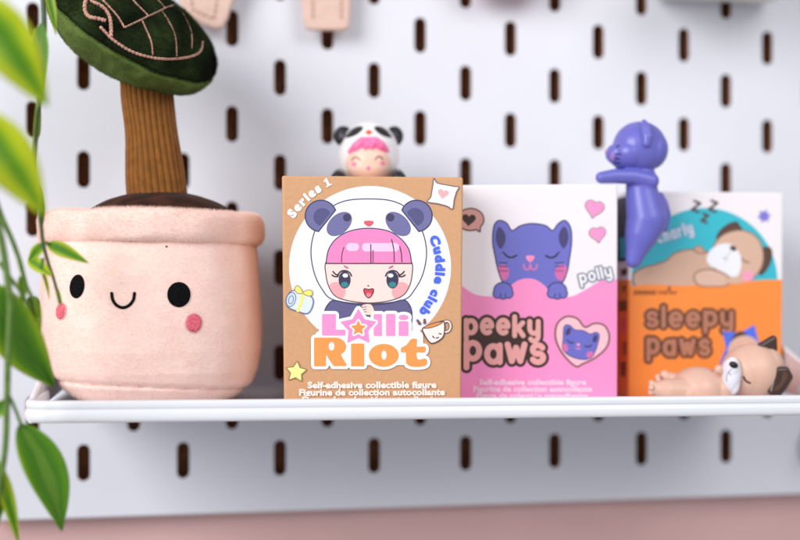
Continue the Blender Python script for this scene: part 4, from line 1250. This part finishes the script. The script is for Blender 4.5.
def leaf(parent, b, tip, width, lime=0.0, fold=.25, curl=.12, turn=0.0, name='leaf', bend=0.0, wpos=.42, petiole=None):
    """b, tip: (px, py, depth Y) of base and tip; width in px; turn rolls the blade about its own axis"""
    B, T = at(*b), at(*tip)
    ax = T - B; L = np.linalg.norm(ax); ax /= L
    view = (CAM - B); view /= np.linalg.norm(view)
    sd = np.cross(ax, view); sd /= np.linalg.norm(sd); nm = np.cross(sd, ax)
    sd, nm = sd * math.cos(R(turn)) + nm * math.sin(R(turn)), nm * math.cos(R(turn)) - sd * math.sin(R(turn))
    W = width / ppm(b[0], b[2])
    NU, NV = 12, 30; V, F, UV = [], [], []
    for i in range(NV + 1):
        v = i / NV
        w = W / 2 * (math.sin(math.pi * v ** (math.log(.5) / math.log(wpos))) ** .85) * (1 - .25 * v) + .04
        for j in range(NU + 1):
            u = j / NU - .5; x = 2 * u * w
            h = -curl * L * (v - .5) ** 2 * 2 + fold * abs(x) + noise.noise(Vector((v * 3, u * 3, L))) * .02 * L
            V.append(B + ax * (v * L) + sd * (x + bend * L * math.sin(math.pi * v)) + nm * h); UV.append((u + .5, v))
    n = len(V)
    for p in list(V): V.append(p - nm * .18)
    UV = UV + UV
    for i in range(NV):
        for j in range(NU):
            a = i * (NU + 1) + j
            F.append((a, a + 1, a + NU + 2, a + NU + 1)); F.append((a + n, a + n + NU + 1, a + n + NU + 2, a + n + 1))
    per = [j for j in range(NU + 1)] + [i * (NU + 1) + NU for i in range(1, NV + 1)] + [NV * (NU + 1) + j for j in range(NU - 1, -1, -1)] + [i * (NU + 1) for i in range(NV - 1, 0, -1)]
    for k in range(len(per)):
        a, c = per[k], per[(k + 1) % len(per)]; F.append((a, a + n, c + n, c))
    o = obj(name, V, F, M_LEAF, parent, smooth=True, uvs=UV); o['lime'] = lime - .09
    if petiole:
        q = catmull([at(*p) for p in petiole] + [B + ax * (.02 * L)], 5)
        obj('leaf_stalk', *tube(q, .55, 8), M_STEM, o, smooth=True)
    return o
def stem(parent, pts, r0, r1, m=None, name='stem'):
    q = catmull([at(*p) for p in pts], 10)
    rr = [r0 + (r1 - r0) * k / (len(q) - 1) for k in range(len(q))]
    return obj(name, *tube(q, rr, 10), m or M_STEM, parent, smooth=True)

# middle strand, close to the plush pot
g = 'strands of a trailing plant'
v1 = thing('vine_strand', 'dark thin vine strand with small lime edged leaves hanging beside the plush pot', 'vine', at(45, -30, -112), g)
stem(v1, [(44, -30, -112), (43.5, 0, -112), (44, 40, -112), (40, 90, -113), (36, 130, -113), (35, 165, -113), (38, 200, -113), (41, 225, -114), (43.5, 245, -114), (48, 262, -114), (54, 280, -114), (60, 304, -114)], .95, .45, M_STEMD)
leaf(v1, (45.5, -22, -112), (56.5, 34, -114), 10, .12, .3, .05, 20)
leaf(v1, (41, 22, -113), (43, 98, -113), 19, -.1, .55, .05, -25, name='leaf_bud')
leaf(v1, (36, 28, -112), (41, 80, -113), 12, -.05, .4, .04, 40, name='leaf_bud')
leaf(v1, (38, 100, -113), (33, 160, -113), 9, .05, .5, .04, 50)
leaf(v1, (37, 178, -113), (42, 236, -114), 12, -.18, .5, .04, 50)
leaf(v1, (47, 243, -114), (88.5, 262.5, -118), 16, .1, .3, .1, 10, wpos=.38, petiole=[(43.5, 242, -114)])
leaf(v1, (43, 243, -114), (28, 262, -112), 12, .14, .3, .08, -10, petiole=[(43.5, 241, -114)])
leaf(v1, (28, 258, -112), (52, 276, -116), 15, .22, .3, .1, 10)
leaf(v1, (41, 268, -114), (50, 298, -115), 5.5, .16, .5, .06, 50, petiole=[(43, 258, -114)])
leaf(v1, (56, 286, -114), (62.5, 306, -115), 3.5, .05, .4, .02, 30)
# foreground strand with the big bright blades
v2 = thing('vine_strand', 'blurred foreground strand with two broad bright lime leaves at the left edge', 'vine', at(-40, -60, -185), g)
stem(v2, [(-40, -60, -185), (-36, 0, -184), (-30, 60, -183), (-26, 120, -182), (-24, 180, -182), (-20, 240, -180)], 1.2, .9)
leaf(v2, (-36, -10, -185), (47, 108, -176), 66, .2, .22, .1, -12, bend=-.04, petiole=[(-36, -20, -185)])
leaf(v2, (-36, 108, -182), (44, 218, -174), 64, .26, .22, .12, -10, bend=-.05, petiole=[(-28, 94, -183)])
# far-left strand with the dark leaves below
v3 = thing('vine_strand', 'leftmost long green strand ending in two big dark green drooping leaves', 'vine', at(-12, 150, -140), g)
stem(v3, [(-14, 150, -138), (-6, 205, -137), (4, 255, -136), (10, 305, -135), (8, 350, -134), (7, 400, -132), (5, 450, -131), (-3, 500, -130), (-10, 545, -130)], 1.15, .8)
leaf(v3, (-10, 284, -137), (57, 388, -120), 56, .0, .25, .1, 12, bend=.05)
leaf(v3, (21, 424, -130), (63.5, 533, -122), 45, -.12, .2, .08, 8, bend=-.05, petiole=[(7, 392, -132), (13, 404, -131)])
leaf(v3, (-4, 458, -130), (20, 545, -126), 17, .14, .3, .08, 20)
leaf(v3, (2, 470, -130), (-2, 530, -128), 12, .02, .3, .06, 30)
leaf(v3, (6, 400, -132), (-16, 425, -130), 16, .06, .3, .06, 10)
# thin blurred tendril behind
v4 = thing('vine_strand', 'thin pale tendril with tiny leaves curving behind the dark leaf', 'vine', at(-8, 190, -130), g)
stem(v4, [(-8, 190, -130), (2, 218, -130), (12, 240, -129), (20, 262, -128), (26, 285, -127), (33, 300, -127), (37, 318, -126)], .9, .5)
stem(v4, [(0, 262, -130), (8, 275, -129), (18, 288, -128), (27, 302, -128), (35, 312, -127)], .8, .4)
leaf(v4, (20, 276, -128), (24, 306, -127), 9, .05, .4, .05, 20)
leaf(v4, (30, 296, -127), (34, 322, -126), 9, -.05, .4, .05, 30)
leaf(v4, (36, 296, -127), (41, 332, -127), 7, .08, .4, .03, 30)
leaf(v4, (16, 250, -128), (26, 290, -128), 6, .1, .4, .05, 40)

# ================================================================== THINGS HANGING ABOVE, seen only at the top edge
M_LEATHER = mat('leather_blush', (222, 190, 176), .6, var=.06, vscale=300, bump=.25, bscale=700)
M_STITCH = mat('leather_stitch', (196, 156, 138), .7)
def strap(label, edge, stitch_lines, Y):
    ax, ay = edge[0]
    t = thing('leather_strap', label, 'strap', at(sum(p[0] for p in edge) / len(edge), 20, Y), 'stitched leather straps on the board')
    sh = poly(edge).grow(-2.0).grow(3.0)
    v, f = march(sh, 1.0, True)
    V = [at(p[0], p[1], Y - 1.2) for p in v]; n = len(V)
    bnd = {}
    for g_ in f:
        for k in range(len(g_)):
            a, b = g_[k], g_[(k + 1) % len(g_)]
            bnd[(a, b)] = 1
    V += [p + np.array([0, 2.4, 0]) for p in V]
    F = [tuple(reversed(g_)) for g_ in f] + [tuple(i + n for i in g_) for g_ in f]
    # rim: outline polygon walls
    ol = []
    pts = edge
    o = obj('strap_body', V, F, M_LEATHER, t)
    q = []
    cxm = sum(p[0] for p in edge) / len(edge); cym = sum(p[1] for p in edge) / len(edge)
    ring = [at(p[0], p[1], Y) for p in edge]
    rr = catmull(ring + [ring[0]], 8)
    obj('edge_piping', *tube(rr, 1.25, 10), M_LEATHER, o, smooth=True)
    VV, FF = [], []
    for (a, b) in stitch_lines:
        a, b = np.array(a, float), np.array(b, float); L = np.linalg.norm(b - a); k = 0.0
        while k + 3.4 < L:
            p, r_ = a + (b - a) * k / L, a + (b - a) * (k + 3.2) / L
            vv, ff = tube([at(p[0], p[1], Y - 1.35), at((p[0] + r_[0]) / 2, (p[1] + r_[1]) / 2, Y - 1.55), at(r_[0], r_[1], Y - 1.35)], .42, 6)
            m_ = len(VV); VV += vv; FF += [tuple(i + m_ for i in g_) for g_ in ff]; k += 6.0
    obj('stitching', VV, FF, M_STITCH, t, smooth=True)
    return t
strap('pale pink stitched leather strap end tilted beside the green plush crown', [(172, -60), (184, 4), (191, 14), (206, 23), (218, 26.5), (223, 22), (228, 8), (244, -60)],
      [((190, -40), (192, 8)), ((192, 9), (214, 19)), ((214, 18), (222, -40))], -9.0)
strap('pale pink stitched leather strap end hanging straight above the panda figure', [(301, -60), (304, 0), (307.4, 24), (311, 27.4), (327, 28), (343, 27.6), (346.4, 24), (348, 0), (350, -60)],
      [((311, -40), (313, 18)), ((341, 18), (341.6, -40))], -9.0)

def pouch():
    Y = -14.0
    t = thing('pouch', 'soft pink pouch whose rounded bottom just shows at the top of the board', 'pouch', at(508, -40, Y))
    m = mat('felt_pink', (226, 160, 156), .9, var=.12, vscale=300, bump=.4, bscale=600, sheen=.4)
    s = ppm(508, Y)
    o = blob('pouch_body', [(at(508 + d, -48, Y), (22 / s, 8.5, 42 / s)) for d in (-26, -12, 0, 12, 26)], m, t, .8, 6)
    obj('pouch_loop', *tube(catmull([at(494, -92, Y + 4), at(496, -116, Y + 8), at(508, -124, Y + 9), at(520, -116, Y + 8), at(522, -92, Y + 4)], 6), 1.2, 8), m, t, smooth=True)
    return t
pouch()
def bin_():
    Y0, Y1 = -58.0, -2.0
    t = thing('hanging_bin', 'off white shallow bin hooked on the board above the orange box', 'bin', at(722, -30, -30))
    m = mat('bin_plastic', (226, 220, 214), .45, var=.02, vscale=60)
    L, Rr = at(664, 0, -20)[0], at(790, 0, -20)[0]
    zb = at(722, 3.5, Y1)[2] ; r = 7
    def ringp(off, z):
        p = []
        for (x, y, a0) in ((Rr - r, Y1 - r, 0), (L + r, Y1 - r, 90), (L + r, Y0 + r, 180), (Rr - r, Y0 + r, 270)):
            for k in range(9):
                a = R(a0 + 90 * k / 8); p.append((x + (r + off) * math.cos(a), y + (r + off) * math.sin(a), z))
        return p
    rings = [ringp(-3, zb), ringp(-1.0, zb + .5), ringp(0, zb + 2), ringp(1.2, zb + 40), ringp(.0, zb + 40.6), ringp(-1.2, zb + 40), ringp(-2.4, zb + 3)]
    V, F = [], []
    for q in rings: V += q
    n = 36
    for i in range(len(rings) - 1):
        for k in range(n): F.append((i * n + k, i * n + (k + 1) % n, (i + 1) * n + (k + 1) % n, (i + 1) * n + k))
    F.append(tuple(reversed(range(n)))); F.append(tuple((len(rings) - 1) * n + k for k in range(n)))
    obj('bin_body', V, F, m, t, smooth=False)
    for x in (L + 12, Rr - 12):
        obj('bin_hook', *tube(catmull([(x, Y1 - .5, zb + 34), (x, Y1 + 3, zb + 37), (x, Y1 + 6, zb + 33)], 5), 1.2, 8), m, t, smooth=True)
    return t
bin_()
def hook():
    c = np.array([266.75, 0.0, -74.5 + HC])
    t = thing('peg_hook', 'small white peg hook plugged in a slot at the right edge below the shelf', 'hook', c)
    m = mat('hook_white', (222, 222, 230), .35)
    obj('hook_plate', *sphere_vf(c + np.array([0, -2.6, 0]), (5.2, 2.4, 8.0)), m, t, smooth=True)
    obj('hook_arm', *tube(catmull([c + np.array(p) for p in ((0, 1, 2), (0, -9, 1), (0, -15, -1), (0, -19, 3), (0, -20, 7))], 6), 1.9, 12), m, t, smooth=True)
hook()

# ================================================================== LIGHT
w = bpy.data.worlds.new('World'); SC.world = w; w.use_nodes = True
bg = w.node_tree.nodes['Background']; bg.inputs[0].default_value = (0.94, 0.95, 1.0, 1); bg.inputs[1].default_value = 0.43
def area(name, loc, target, size, power, col):
    l = bpy.data.lights.new(name, 'AREA'); l.shape = 'DISK'; l.size = size; l.energy = power; l.color = col
    o = bpy.data.objects.new(name, l); COL.objects.link(o)
    o.location = loc
    d = Vector(target) - Vector(loc); o.rotation_euler = d.to_track_quat('-Z', 'Y').to_euler()
    return o
area('window_light', (-0.74, -0.86, 0.47), (0.08, -0.03, 0.04), 0.75, 14.0, (1.0, 0.985, 0.97))
area('room_light', (0.46, -0.90, 0.56), (0.12, -0.03, 0.04), 0.6, 3.9, (1.0, 0.985, 0.98))

# ================================================================== CAMERA
cd = bpy.data.cameras.new('Camera'); co = bpy.data.objects.new('Camera', cd); COL.objects.link(co)
co.location = CAM * MM; co.rotation_euler = (R(90), 0, R(-PHI))
cd.sensor_width = 36; cd.lens = FPX / 800 * 36; cd.shift_y = (HORY - 270) / 800
cd.clip_start = 0.01; cd.clip_end = 50
cd.dof.use_dof = True; cd.dof.focus_distance = zdist(370, -95) * MM
cd.dof.aperture_fstop = (cd.lens * 1.0) / 11.2
SC.camera = co
SC.view_settings.view_transform = 'Standard'; SC.view_settings.look = 'None'
SC.view_settings.exposure = -0.1; SC.view_settings.gamma = 1.0
SC.cycles.use_denoising = True
